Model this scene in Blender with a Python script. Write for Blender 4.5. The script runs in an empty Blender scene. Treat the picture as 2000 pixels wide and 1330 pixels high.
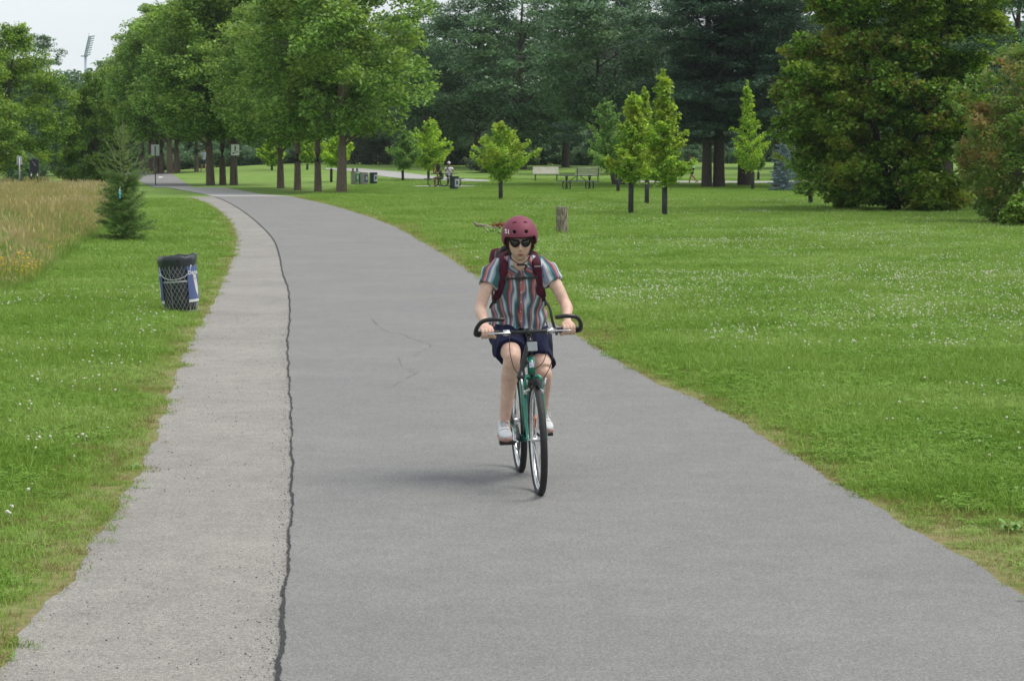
import bpy, bmesh, math, random
import numpy as np
from mathutils import Vector, Matrix, Euler
from mathutils.bvhtree import BVHTree

R = math.radians
scene = bpy.context.scene
COL = scene.collection

# ------------------------------------------------------------------ camera
F, CAMH = 4700.0, 2.07
PITCH = math.atan(372 / F)
cam_d = bpy.data.cameras.new('camera')
cam = bpy.data.objects.new('camera', cam_d)
COL.objects.link(cam)
cam_d.sensor_width = 23.5
cam_d.lens = 23.5 * F / 2000
cam_d.clip_start, cam_d.clip_end = 0.1, 6000
cam.location = (0, 0, CAMH)
cam.rotation_euler = (R(90) - PITCH, 0, 0)
cam_d.dof.use_dof = True
cam_d.dof.focus_distance = 15.0
cam_d.dof.aperture_fstop = 11
scene.camera = cam

# ------------------------------------------------------------------ world, sun, exposure
SUN_EL, SUN_AZ = R(60), math.atan2(0.80, 0.05)      # azimuth measured from +Y towards +X
world = bpy.data.worlds.new("World")
scene.world = world
world.use_nodes = True
wn, wl = world.node_tree.nodes, world.node_tree.links
bg = wn['Background']
sky = wn.new('ShaderNodeTexSky')
sky.sky_type = 'NISHITA'
sky.sun_disc = False
sky.sun_elevation, sky.sun_rotation = SUN_EL, SUN_AZ
sky.air_density, sky.dust_density, sky.ozone_density = 1.0, 2.0, 1.0
tc = wn.new('ShaderNodeTexCoord')
mp = wn.new('ShaderNodeMapping'); mp.inputs['Scale'].default_value = (1, 1, 3.0)
nz = wn.new('ShaderNodeTexNoise'); nz.inputs['Scale'].default_value = 2.6
nz.inputs['Detail'].default_value = 5; nz.inputs['Roughness'].default_value = 0.5
rp = wn.new('ShaderNodeValToRGB')
rp.color_ramp.elements[0].position, rp.color_ramp.elements[0].color = 0.30, (0.72, 0.72, 0.72, 1)
rp.color_ramp.elements[1].position, rp.color_ramp.elements[1].color = 0.62, (0.97, 0.97, 0.97, 1)
mx = wn.new('ShaderNodeMix'); mx.data_type = 'RGBA'
mx.inputs['B'].default_value = (7.2, 7.7, 8.0, 1)
wl.new(tc.outputs['Generated'], mp.inputs['Vector']); wl.new(mp.outputs[0], nz.inputs['Vector'])
wl.new(nz.outputs['Fac'], rp.inputs['Fac']); wl.new(rp.outputs['Color'], mx.inputs['Factor'])
wl.new(sky.outputs[0], mx.inputs['A']); wl.new(mx.outputs['Result'], bg.inputs['Color'])
bg.inputs['Strength'].default_value = 0.10

sun_d = bpy.data.lights.new('sun', 'SUN')
sun_d.energy, sun_d.angle, sun_d.color = 2.1, R(30), (1.0, 0.95, 0.86)
sun = bpy.data.objects.new('sun', sun_d)
COL.objects.link(sun)
sdir = Vector((math.sin(SUN_AZ) * math.cos(SUN_EL), math.cos(SUN_AZ) * math.cos(SUN_EL), math.sin(SUN_EL)))
sun.rotation_euler = sdir.to_track_quat('Z', 'Y').to_euler()
sun.location = sdir * 50

scene.view_settings.view_transform = 'Standard'
scene.view_settings.look = 'None'
scene.view_settings.gamma = 1
scene.view_settings.exposure = 0.36
scene.render.engine = 'CYCLES'
cy = scene.cycles
cy.max_bounces, cy.diffuse_bounces, cy.glossy_bounces, cy.transmission_bounces = 5, 3, 2, 3
cy.caustics_reflective = cy.caustics_refractive = False

# ------------------------------------------------------------------ materials
def hexc(h):
    h = h.lstrip('#'); v = [int(h[i:i + 2], 16) / 255 for i in (0, 2, 4)]
    return tuple(c / 12.92 if c <= .04045 else ((c + .055) / 1.055) ** 2.4 for c in v) + (1,)
def c4(c): return hexc(c) if isinstance(c, str) else (tuple(c) + (1,) if len(c) == 3 else tuple(c))

def newmat(name):
    m = bpy.data.materials.new(name); m.use_nodes = True
    n = m.node_tree.nodes; return m, n, m.node_tree.links, n['Principled BSDF']

MC = {}
def mat(name, col, rough=.6, metal=0, var=.12, scale=12, bump=0, spec=.4, stretch=(1, 1, 1), coat=0, col2=None):
    if name in MC: return MC[name]
    m, n, l, b = newmat(name)
    col = c4(col)
    t = n.new('ShaderNodeTexCoord'); mpn = n.new('ShaderNodeMapping'); mpn.inputs['Scale'].default_value = stretch
    z = n.new('ShaderNodeTexNoise'); z.inputs['Scale'].default_value = scale; z.inputs['Detail'].default_value = 5
    l.new(t.outputs['Object'], mpn.inputs[0]); l.new(mpn.outputs[0], z.inputs['Vector'])
    r = n.new('ShaderNodeValToRGB')
    lo = [max(0, c * (1 - var)) for c in col[:3]]; hi = [min(1, c * (1 + var)) for c in (c4(col2) if col2 else col)[:3]]
    r.color_ramp.elements[0].position, r.color_ramp.elements[0].color = .33, (*lo, 1)
    r.color_ramp.elements[1].position, r.color_ramp.elements[1].color = .67, (*hi, 1)
    l.new(z.outputs['Fac'], r.inputs[0]); l.new(r.outputs[0], b.inputs['Base Color'])
    b.inputs['Roughness'].default_value = rough; b.inputs['Metallic'].default_value = metal
    b.inputs['Specular IOR Level'].default_value = spec
    b.inputs['Coat Weight'].default_value = coat
    if bump:
        bp = n.new('ShaderNodeBump'); bp.inputs['Strength'].default_value = bump; bp.inputs['Distance'].default_value = .02
        l.new(z.outputs['Fac'], bp.inputs['Height']); l.new(bp.outputs[0], b.inputs['Normal'])
    MC[name] = m
    return m

def leafmat(name, cols, trans=.35, patch=None, pscale=.6, rough=.5, spec=.35):
    """cols: three colours; per-leaf random picks along the ramp, patch: colour mixed in by a large noise"""
    if name in MC: return MC[name]
    m, n, l, b = newmat(name)
    g = n.new('ShaderNodeNewGeometry')
    r = n.new('ShaderNodeValToRGB'); e = r.color_ramp.elements
    e[0].position, e[0].color = 0, c4(cols[0]); e[1].position, e[1].color = 1, c4(cols[2])
    q = e.new(.5); q.color = c4(cols[1])
    l.new(g.outputs['Random Per Island'], r.inputs[0])
    out = r.outputs[0]
    t = n.new('ShaderNodeTexCoord')
    z = n.new('ShaderNodeTexNoise'); z.inputs['Scale'].default_value = pscale; z.inputs['Detail'].default_value = 3
    l.new(t.outputs['Object'], z.inputs['Vector'])
    if patch:
        r2 = n.new('ShaderNodeValToRGB'); r2.color_ramp.elements[0].position = .48; r2.color_ramp.elements[1].position = .66
        l.new(z.outputs['Fac'], r2.inputs[0])
        x = n.new('ShaderNodeMix'); x.data_type = 'RGBA'; x.inputs['B'].default_value = c4(patch)
        sc_ = n.new('ShaderNodeMath'); sc_.operation = 'MULTIPLY'; sc_.inputs[1].default_value = .75
        l.new(r2.outputs[0], sc_.inputs[0]); l.new(sc_.outputs[0], x.inputs['Factor']); l.new(out, x.inputs['A']); out = x.outputs['Result']
    l.new(out, b.inputs['Base Color'])
    b.inputs['Roughness'].default_value = rough; b.inputs['Specular IOR Level'].default_value = spec
    if trans:
        tr = n.new('ShaderNodeBsdfTranslucent'); hs = n.new('ShaderNodeHueSaturation')
        hs.inputs['Hue'].default_value = .485; hs.inputs['Saturation'].default_value = 1.1; hs.inputs['Value'].default_value = 1.5
        l.new(out, hs.inputs['Color']); l.new(hs.outputs[0], tr.inputs[0])
        ms = n.new('ShaderNodeMixShader'); ms.inputs[0].default_value = trans
        l.new(b.outputs[0], ms.inputs[1]); l.new(tr.outputs[0], ms.inputs[2]); l.new(ms.outputs[0], n['Material Output'].inputs[0])
    MC[name] = m
    return m

# ------------------------------------------------------------------ scene helpers
def tag(o, label=None, cat=None, group=None, kind=None):
    if label: o['label'] = label
    if cat: o['category'] = cat
    if group: o['group'] = group
    if kind: o['kind'] = kind
    return o
def empty(name, loc=(0, 0, 0), rot=(0, 0, 0), label=None, cat=None, group=None):
    o = bpy.data.objects.new(name, None); COL.objects.link(o)
    o.location = loc; o.rotation_euler = rot; o.empty_display_size = .1
    return tag(o, label, cat, group)
def link(name, me, m=None, parent=None, smooth=False, loc=None, rot=None):
    if m is not None and len(me.materials) == 0: me.materials.append(m)
    if smooth: me.shade_smooth()
    o = bpy.data.objects.new(name, me); COL.objects.link(o)
    if parent is not None: o.parent = parent
    if loc is not None: o.location = loc
    if rot is not None: o.rotation_euler = rot
    return o
def pydata(name, v, f):
    me = bpy.data.meshes.new(name); me.from_pydata(v, [], f); me.update(); return me
def bmobj(name, bm, m, parent=None, smooth=False, **k):
    me = bpy.data.meshes.new(name); bm.to_mesh(me); bm.free()
    return link(name, me, m, parent, smooth, **k)

def box(bm, c, s, rot=None, bevel=0):
    r = bmesh.ops.create_cube(bm, size=1)
    M = Matrix.Translation(Vector(c)) @ (rot.to_4x4() if rot is not None else Matrix.Identity(4)) @ Matrix.Diagonal((*s, 1))
    bmesh.ops.transform(bm, matrix=M, verts=r['verts'])
    if bevel:
        es = list({e for v in r['verts'] for e in v.link_edges})
        bmesh.ops.bevel(bm, geom=es, offset=bevel, segments=2, affect='EDGES', profile=.6)
def frame(t, hint):
    t = t.normalized(); s = t.cross(hint)
    if s.length < 1e-4: s = t.cross(Vector((1, 0, 0)) if abs(t.x) < .9 else Vector((0, 1, 0)))
    s.normalize(); return s, s.cross(t).normalized()
def tube(bm, pts, rad, n=10, hint=(0, 0, 1), cap=True, ease=False):
    """loft elliptical rings along pts; rad: number, list of numbers or list of (side, other)"""
    pts = [Vector(p) for p in pts]
    if not isinstance(rad, (list, tuple)): rad = [rad] * len(pts)
    rad = [(r, r) if not isinstance(r, (list, tuple)) else r for r in rad]
    if ease:                                     # rounded ends
        def endcap(p, q, r):
            d = (p - q).normalized(); k = min(r)
            return [(p + d * k * .55, (r[0] * .8, r[1] * .8)), (p + d * k * .9, (r[0] * .42, r[1] * .42))]
        a = endcap(pts[0], pts[1], rad[0]); b_ = endcap(pts[-1], pts[-2], rad[-1])
        pts = [a[1][0], a[0][0]] + pts + [b_[0][0], b_[1][0]]; rad = [a[1][1], a[0][1]] + rad + [b_[0][1], b_[1][1]]
    hint = Vector(hint); rings = []
    for i, p in enumerate(pts):
        t = (pts[min(i + 1, len(pts) - 1)] - pts[max(i - 1, 0)])
        s, u = frame(t, hint)
        rings.append([bm.verts.new(p + s * math.cos(2 * math.pi * k / n) * rad[i][0] + u * math.sin(2 * math.pi * k / n) * rad[i][1]) for k in range(n)])
    for a, b_ in zip(rings, rings[1:]):
        for k in range(n): bm.faces.new((a[k], a[(k + 1) % n], b_[(k + 1) % n], b_[k]))
    if cap: bm.faces.new(rings[0][::-1]); bm.faces.new(rings[-1])
    return rings
def cr(pts, k=6):
    """Catmull-Rom through points"""
    P = [np.array(p, float) for p in pts]; P = [2 * P[0] - P[1]] + P + [2 * P[-1] - P[-2]]; out = []
    for i in range(1, len(P) - 2):
        for j in range(k):
            t = j / k
            out.append(.5 * ((2 * P[i]) + (-P[i - 1] + P[i + 1]) * t + (2 * P[i - 1] - 5 * P[i] + 4 * P[i + 1] - P[i + 2]) * t * t + (-P[i - 1] + 3 * P[i] - 3 * P[i + 1] + P[i + 2]) * t ** 3))
    out.append(P[-2]); return [tuple(p) for p in out]
def lathe(bm, prof, n=24, c=(0, 0, 0)):
    rings = [[bm.verts.new((c[0] + r * math.cos(2 * math.pi * k / n), c[1] + r * math.sin(2 * math.pi * k / n), c[2] + z)) for k in range(n)] for r, z in prof]
    for a, b_ in zip(rings, rings[1:]):
        for k in range(n): bm.faces.new((a[k], a[(k + 1) % n], b_[(k + 1) % n], b_[k]))
    return rings
def remesh(bm, vox, smooth=2):
    me = bpy.data.meshes.new('tmp')
    bmesh.ops.recalc_face_normals(bm, faces=bm.faces)
    bm.to_mesh(me); bm.free()
    o = bpy.data.objects.new('tmp', me); COL.objects.link(o)
    md = o.modifiers.new('r', 'REMESH'); md.mode = 'VOXEL'; md.voxel_size = vox; md.use_smooth_shade = True
    if smooth:
        s = o.modifiers.new('s', 'SMOOTH'); s.iterations = smooth; s.factor = .5
    out = bpy.data.meshes.new_from_object(o.evaluated_get(bpy.context.evaluated_depsgraph_get()))
    bpy.data.objects.remove(o); bpy.data.meshes.remove(me)
    return out
def textmesh(s, size, font_shear=0):
    cu = bpy.data.curves.new('t', 'FONT'); cu.body = s; cu.size = size; cu.align_x = 'CENTER'; cu.align_y = 'CENTER'; cu.shear = font_shear
    cu.offset = size * .02; cu.resolution_u = 3
    o = bpy.data.objects.new('t', cu); COL.objects.link(o)
    me = bpy.data.meshes.new_from_object(o.evaluated_get(bpy.context.evaluated_depsgraph_get()))
    bpy.data.objects.remove(o); bpy.data.curves.remove(cu); return me

# ------------------------------------------------------------------ terrain and pixel to ground
def S(t): t = np.clip(t, 0, 1); return t * t * (3 - 2 * t)
def height(x, y): return .75 * S((np.asarray(y, float) - 135) / 65) * S((np.asarray(x, float) + 36) / 16)
def ray(px, py):
    a, b_ = (px - 1000) / F, (665 - py) / F
    return Vector((a, math.cos(PITCH) + b_ * math.sin(PITCH), -math.sin(PITCH) + b_ * math.cos(PITCH)))
def G(px, py):
    d = ray(px, py); t = 5.0
    while t < 900:
        st = max(.02 * t * .05, .004 * t)
        q = d * (t + st)
        if CAMH + q.z <= height(q.x, q.y):
            lo, hi = t, t + st
            for _ in range(24):
                m_ = (lo + hi) / 2; q = d * m_
                if CAMH + q.z <= height(q.x, q.y): hi = m_
                else: lo = m_
            q = d * hi; return Vector((q.x, q.y, CAMH + q.z))
        t += st
    q = d * 900; return Vector((q.x, q.y, CAMH + q.z))
def at(px, Y, py=None):
    """ground point under pixel column px at depth Y (or the point seen at py)"""
    d = ray(px, 400 if py is None else py); q = d * (Y / d.y)
    return Vector((q.x, Y, float(height(q.x, Y)) if py is None else CAMH + q.z))
def ppm(Y): return F / Y           # pixels per metre at depth Y

def ptable(rows, i, ys):
    """cubic through (py, px) rows, evaluated at ys"""
    rows = sorted(rows); y = np.array([r[0] for r in rows], float); x = np.array([r[i] for r in rows], float)
    m_ = np.gradient(x, y); k = np.clip(np.searchsorted(y, ys) - 1, 0, len(y) - 2)
    h = y[k + 1] - y[k]; t = (ys - y[k]) / h
    return (2 * t**3 - 3 * t**2 + 1) * x[k] + (t**3 - 2 * t**2 + t) * h * m_[k] + (-2 * t**3 + 3 * t**2) * x[k + 1] + (t**3 - t**2) * h * m_[k + 1]
ROAD = [(1600, 535, 2690), (1330, 545, 2270), (1250, 550, 2140), (1165, 557, 2000), (1105, 562, 1900), (1000, 570, 1722), (925, 571, 1600),
        (860, 570, 1497), (800, 569, 1398), (740, 565, 1262), (700, 563, 1198), (670, 562, 1147), (630, 566, 1075), (590, 566, 1006), (560, 562, 962), (540, 554, 930),
        (500, 546, 868), (470, 535, 818), (440, 508, 762), (420, 484, 706), (405, 462, 657), (395, 444, 618), (388, 428, 585), (384.5, 418, 570)]
GRAV = [(1600, -210), (1330, -22), (1230, 50), (1140, 130), (1020, 208), (930, 268), (870, 297), (820, 316), (740, 342), (660, 376), (600, 413),
        (540, 440), (500, 456), (460, 462), (435, 452), (410, 424), (395, 397), (388, 379), (384.5, 372)]
CROSS = [(384.5, 416, 571), (380, 398, 512), (376, 378, 488), (372, 356, 465), (369, 340, 448), (366.8, 326, 436)]
def py2Y(py): return G(1000, py).y
_ys = np.concatenate([np.linspace(384.5, 440, 60), np.linspace(442, 700, 80), np.linspace(705, 1600, 110)])
_Y = np.array([py2Y(p) for p in _ys])
def _wx(px, Y): 
    return (px - 1000) / F * (Y * math.cos(PITCH) + CAMH * math.sin(PITCH))
ROADL = _wx(ptable(ROAD, 1, _ys), _Y); ROADR = _wx(ptable(ROAD, 2, _ys), _Y); GRAVL = _wx(ptable(GRAV, 1, _ys), _Y)
_o = np.argsort(_Y); _Y, ROADL, ROADR, GRAVL = _Y[_o], ROADL[_o], ROADR[_o], GRAVL[_o]
def fl(Y): return np.interp(Y, _Y, GRAVL)
def fm(Y): return np.interp(Y, _Y, ROADL)
def fr(Y): return np.interp(Y, _Y, ROADR)
def wob(Y, a, s, ph=0): return a * (np.sin(Y * s + ph) + .6 * np.sin(Y * s * 2.3 + ph * 2 + 1) + .4 * np.sin(Y * s * 5.1 + ph * 3))
# ------------------------------------------------------------------ ground
def vnoise(x, y, s, seed=0):
    """cheap smooth value noise"""
    x, y = np.asarray(x) * s + seed * 17.3, np.asarray(y) * s - seed * 9.1
    xi, yi = np.floor(x).astype(int), np.floor(y).astype(int); fx, fy = x - xi, y - yi; fx, fy = fx * fx * (3 - 2 * fx), fy * fy * (3 - 2 * fy)
    def h(a, b_):
        t = np.sin(a * 127.1 + b_ * 311.7 + seed * 74.7) * 43758.5453; return t - np.floor(t)
    return (h(xi, yi) * (1 - fx) + h(xi + 1, yi) * fx) * (1 - fy) + (h(xi, yi + 1) * (1 - fx) + h(xi + 1, yi + 1) * fx) * fy
rng = np.random.default_rng(7)
def lawn_material():
    m, n, l, b = newmat('lawn')
    g = n.new('ShaderNodeNewGeometry')
    def noise(scale, det=4, stretch=None, rough=.6):
        z = n.new('ShaderNodeTexNoise'); z.inputs['Scale'].default_value = scale; z.inputs['Detail'].default_value = det; z.inputs['Roughness'].default_value = rough
        if stretch:
            q = n.new('ShaderNodeMapping'); q.inputs['Scale'].default_value = stretch
            l.new(g.outputs['Position'], q.inputs[0]); l.new(q.outputs[0], z.inputs['Vector'])
        else: l.new(g.outputs['Position'], z.inputs['Vector'])
        return z.outputs['Fac']
    def ramp(f, a, c0, b_, c1):
        r = n.new('ShaderNodeValToRGB'); e = r.color_ramp.elements
        e[0].position, e[0].color = a, c4(c0); e[1].position, e[1].color = b_, c4(c1); l.new(f, r.inputs[0]); return r.outputs[0]
    def mixc(f, a, b_, mode='MIX'):
        x = n.new('ShaderNodeMix'); x.data_type = 'RGBA'; x.blend_type = mode
        if isinstance(f, float): x.inputs['Factor'].default_value = f
        else: l.new(f, x.inputs['Factor'])
        for s_, v in (('A', a), ('B', b_)):
            if isinstance(v, tuple): x.inputs[s_].default_value = v
            else: l.new(v, x.inputs[s_])
        return x.outputs['Result']
    base = ramp(noise(.35, 5), .35, (.120, .235, .030), .65, (.205, .325, .070))
    fine = ramp(noise(7, 6, None, .75), .3, (.55, .55, .55), .72, (1.35, 1.35, 1.3))
    col = mixc(1.0, base, fine, 'MULTIPLY')
    streak = ramp(noise(.8, 4, (.35, 1.6, 1)), .42, (0, 0, 0), .7, (.55, .55, .55))
    col = mixc(streak, col, (.24, .28, .11, 1))
    a = n.new('ShaderNodeAttribute'); a.attribute_name = 'dry'
    ad = n.new('ShaderNodeMath'); ad.operation = 'MULTIPLY_ADD'; ad.inputs[1].default_value = 1.0; ad.use_clamp = True
    z = noise(3.5, 6, None, .7); sub = n.new('ShaderNodeMath'); sub.operation = 'MULTIPLY_ADD'; sub.inputs[1].default_value = 2.2; sub.inputs[2].default_value = -1.25
    l.new(z, sub.inputs[0])
    mul = n.new('ShaderNodeMath'); mul.operation = 'ADD'; l.new(a.outputs['Fac'], mul.inputs[0]); l.new(sub.outputs[0], mul.inputs[1])
    gate = n.new('ShaderNodeMath'); gate.operation = 'MULTIPLY'; gate.use_clamp = True; st = n.new('ShaderNodeMath'); st.operation = 'MULTIPLY'; st.inputs[1].default_value = 2.5; st.use_clamp = True
    l.new(a.outputs['Fac'], st.inputs[0]); l.new(st.outputs[0], gate.inputs[0]); l.new(mul.outputs[0], gate.inputs[1])
    soil = ramp(noise(14, 6), .35, (.16, .125, .06), .7, (.30, .24, .12))
    col = mixc(gate.outputs[0], col, soil)
    l.new(col, b.inputs['Base Color']); b.inputs['Roughness'].default_value = .9; b.inputs['Specular IOR Level'].default_value = .15
    bp = n.new('ShaderNodeBump'); bp.inputs['Strength'].default_value = .8; bp.inputs['Distance'].default_value = .03
    l.new(noise(26, 5), bp.inputs['Height']); l.new(bp.outputs[0], b.inputs['Normal'])
    return m
M_LAWN = lawn_material()
xs = np.concatenate([[-1500, -600, -250, -140], np.arange(-90, 91, 1.0), [140, 250, 600, 1500]])
ys = np.concatenate([[-60, -20], np.arange(0, 330, 2.5), [360, 420, 520, 700, 1000, 1600, 2600]])
X, Y = np.meshgrid(xs, ys); Z = height(X, Y)
V = np.stack([X, Y, Z], -1).reshape(-1, 3); nx, ny = len(xs), len(ys)
ii = (np.arange(ny - 1)[:, None] * nx + np.arange(nx - 1)[None]).reshape(-1)
tag(link('ground', pydata('ground', V, np.stack([ii, ii + 1, ii + nx + 1, ii + nx], -1)), M_LAWN, smooth=True), 'wide green park lawn dotted with clover', kind='structure')

def strip(name, L, Rr, m, dz, kind='structure', label=None, attr=None, cross=1):
    """sheet between two world polylines, draped on the terrain"""
    L, Rr = np.asarray(L), np.asarray(Rr); n_ = len(L); k = cross + 1
    t = np.linspace(0, 1, k)[None, :, None]
    P = L[:, None, :2] * (1 - t) + Rr[:, None, :2] * t
    z = height(P[..., 0], P[..., 1]) + dz
    V = np.concatenate([P, z[..., None]], -1).reshape(-1, 3)
    i = (np.arange(n_ - 1)[:, None] * k + np.arange(k - 1)[None]).reshape(-1)
    me = pydata(name, V, np.stack([i, i + 1, i + k + 1, i + k], -1))
    if attr is not None:
        a = me.attributes.new('dry', 'FLOAT', 'POINT')
        w = np.broadcast_to((attr[0] * (1 - t) + attr[1] * t)[..., 0], (n_, k)).reshape(-1)
        a.data.foreach_set('value', np.ascontiguousarray(w, dtype=np.float32))
    o = link(name, me, m)
    if o.data.polygons[0].normal.z < 0: o.data.flip_normals()
    return tag(o, label, kind=kind)

def paving(name, base, grain, speck=.35, big=.12, gs=260, warm=None, stones=0):
    m, n, l, b = newmat(name); g = n.new('ShaderNodeNewGeometry')
    def noise(s, d, r=.6):
        z = n.new('ShaderNodeTexNoise'); z.inputs['Scale'].default_value = s; z.inputs['Detail'].default_value = d; z.inputs['Roughness'].default_value = r
        l.new(g.outputs['Position'], z.inputs['Vector']); return z.outputs['Fac']
    def ramp(f, a, c0, b_, c1):
        r = n.new('ShaderNodeValToRGB'); e = r.color_ramp.elements
        e[0].position, e[0].color = a, c4(c0); e[1].position, e[1].color = b_, c4(c1); l.new(f, r.inputs[0]); return r.outputs[0]
    def mul(a, b_):
        x = n.new('ShaderNodeMix'); x.data_type = 'RGBA'; x.blend_type = 'MULTIPLY'; x.inputs['Factor'].default_value = 1
        l.new(a, x.inputs['A']); l.new(b_, x.inputs['B']); return x.outputs['Result']
    w2 = warm or [c * (1 + big) for c in base]
    c = ramp(noise(.55, 5), .35, base, .66, tuple(w2))
    c = mul(c, ramp(noise(1.7, 5, .65), .35, (1 - big * .7,) * 3, .6, (1, 1, 1)))
    c = mul(c, ramp(noise(6, 6, .7), .3, (1 - big, 1 - big, 1 - big), .7, (1 + big * .6,) * 3))
    c = mul(c, ramp(noise(gs, 2, .8), .32, (1 - speck,) * 3, .68, (1 + speck * .75,) * 3))
    c = mul(c, ramp(noise(gs * .28, 3, .7), .3, (1 - speck * .6,) * 3, .7, (1 + speck * .4,) * 3))
    if stones:
        v = n.new('ShaderNodeTexVoronoi'); v.inputs['Scale'].default_value = 62; l.new(g.outputs['Position'], v.inputs['Vector'])
        q = n.new('ShaderNodeValToRGB'); q.color_ramp.elements[0].position = .08; q.color_ramp.elements[0].color = (.28, .28, .30, 1)
        q.color_ramp.elements[1].position = .17; q.color_ramp.elements[1].color = (1, 1, 1, 1); l.new(v.outputs['Distance'], q.inputs[0])
        th = ramp(noise(2.2, 4), .47, (0, 0, 0), .6, (1, 1, 1))
        x = n.new('ShaderNodeMix'); x.data_type = 'RGBA'; x.inputs['A'].default_value = (1, 1, 1, 1)
        l.new(th, x.inputs['Factor']); l.new(q.outputs[0], x.inputs['B']); c = mul(c, x.outputs['Result'])
    l.new(c, b.inputs['Base Color']); b.inputs['Roughness'].default_value = .88; b.inputs['Specular IOR Level'].default_value = .25
    bp = n.new('ShaderNodeBump'); bp.inputs['Strength'].default_value = .5; bp.inputs['Distance'].default_value = .004
    l.new(noise(gs * .8, 3), bp.inputs['Height']); l.new(bp.outputs[0], b.inputs['Normal'])
    return m
M_ASPH = paving('asphalt', (.226, .223, .221), 1, speck=.55, big=.085, warm=(.250, .245, .237), gs=230)
M_GRAV = paving('gravel', (.285, .270, .252), 1, speck=.62, big=.14, gs=200, warm=(.345, .326, .300), stones=1)
M_PALE = paving('pale_asphalt', (.38, .37, .36), 1, speck=.2, big=.08)
M_TAR = mat('tar', (.03, .03, .032), .9, var=.5, scale=90)

Yr = np.concatenate([np.arange(5, 30, .12), np.arange(30, _Y.max(), .6), [_Y.max()]])
zl, zm, zr = fl(Yr), fm(Yr) + wob(Yr, .006, 3.3), fr(Yr) + wob(Yr, .014, 3.1, 2)
zl2 = zl + wob(Yr, .018, 3.3, 1)
P2 = lambda x: np.stack([x, Yr], -1)
strip('gravel_shoulder', P2(zl2), P2(zm + .012), M_GRAV, .004, label='pale gravel footpath strip beside the asphalt')
strip('asphalt_path', P2(zm), P2(zr), M_ASPH, .012, label='grey asphalt cycle path curving away to the left')
# verges of thin dry grass along the path edges
for e, s_, w, nm in ((zl2, -1, .55, 'left'), (zr, 1, 1.1, 'right')):
    inner = P2(e - s_ * .05); outer = P2(e + s_ * (w + wob(Yr, .08, .9, 3)))
    a, b_ = (outer, inner) if s_ < 0 else (inner, outer)
    strip('grass_verge', a, b_, M_LAWN, .002 if s_ < 0 else .006, label='thin dry grass along the path edge', attr=(0, 1) if s_ < 0 else (1, 0), cross=4)
# dark ragged seam between asphalt and gravel
Ys = np.concatenate([np.arange(7, 16, .02), np.arange(16, 30, .05), np.arange(30, _Y.max(), .3)]); ms_ = fm(Ys) + wob(Ys, .006, 3.3)
sw = (.0035 + .0065 * vnoise(Ys, Ys * 0, 1.1, 3) + .005 * vnoise(Ys, Ys * 0, 6, 4)) * np.interp(Ys, [8, 12, 16, 30], [1.4, .9, .65, .8]) + np.interp(Ys, [16, 30, 60, 110], [.0, .002, .009, .016])
jl, jr = [(.55 * vnoise(Ys, Ys * 0 + k, 25, 6 + k) + .45 * rng.random(len(Ys)) - .45) * np.interp(Ys, [8, 16, 30], [.016, .010, .004]) for k in (0, 5)]
PS = lambda x: np.stack([x, Ys], -1)
strip('edge_seam', PS(ms_ - sw + jl), PS(ms_ + sw * .6 + jr), M_TAR, .016, label='dark ragged seam between asphalt and gravel')
# loose crumbs and stones along the seam and on the gravel
bm = bmesh.new(); bmesh.ops.create_icosphere(bm, subdivisions=1, radius=.005)
for v in bm.verts: v.co *= 1 + .3 * math.sin(v.co.x * 900 + v.co.y * 400); v.co.z *= .6
st_m = bpy.data.meshes.new('a_stone'); bm.to_mesh(st_m); bm.free(); st_d = st_m.copy(); st_m.materials.append(mat('stone_pale', (.40, .38, .35), .9, var=.25, scale=40)); st_d.materials.append(mat('stone_dark', (.12, .12, .125), .9, var=.3, scale=40))
STONES = [bpy.data.objects.new('a_stone', st_m), bpy.data.objects.new('b_stone_dark', st_d)]
# far pieces
def pairs(rows, k=6):
    r = cr(rows, k); Lp = [G(b_, a)[:2] for a, b_, c in r]; Rp = [G(c, a)[:2] for a, b_, c in r]; return np.array(Lp), np.array(Rp)
L_, R_ = pairs(CROSS); strip('path_crossing', L_, R_, M_PALE, .014, label='pale crossing where the paths meet', cross=6)
L_, R_ = pairs([(366.9, 300, 377), (360, 285, 366), (353, 268, 355), (347, 258, 346), (341, 245, 338), (339, 240, 335)])
strip('far_path', L_, R_, M_ASPH, .012, label='far grey path running under the tree row', cross=6)
cols = [(636, 329.4, 331.4), (700, 329.6, 336.5), (724, 331.5, 341), (752, 334, 345.5), (780, 337, 348.5), (836, 343.5, 351.5), (880, 347.5, 353.2), (920, 350.5, 354.6), (955, 352.6, 355)]
cc = cr(cols, 8)
strip('side_path', [G(a, b_)[:2] for a, b_, c in cc], [G(a, c)[:2] for a, b_, c in cc], M_PALE, .02, label='pale side path curving over the lawn', cross=6)
cols = [(1205, 354.2, 355.8), (1300, 354.3, 357.4), (1450, 354.6, 357.8), (1700, 355, 358.2), (2100, 356, 359.5)]
cc = cr(cols, 10)
strip('cross_path', [G(a, b_)[:2] for a, b_, c in cc], [G(a, c)[:2] for a, b_, c in cc], M_PALE, .02, label='pale path crossing behind the large trunks', cross=6)
bm = bmesh.new()
a, b_, c, d = G(309, 348.2), G(319, 348.2), G(317, 346.6), G(310, 346.6)
vs = [bm.verts.new(p + Vector((0, 0, .03))) for p in (a, b_, c, d)]; bm.faces.new(vs)
bmobj('lane_mark', bm, mat('road_paint', (.75, .75, .74), .7))['kind'] = 'structure'
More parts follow.
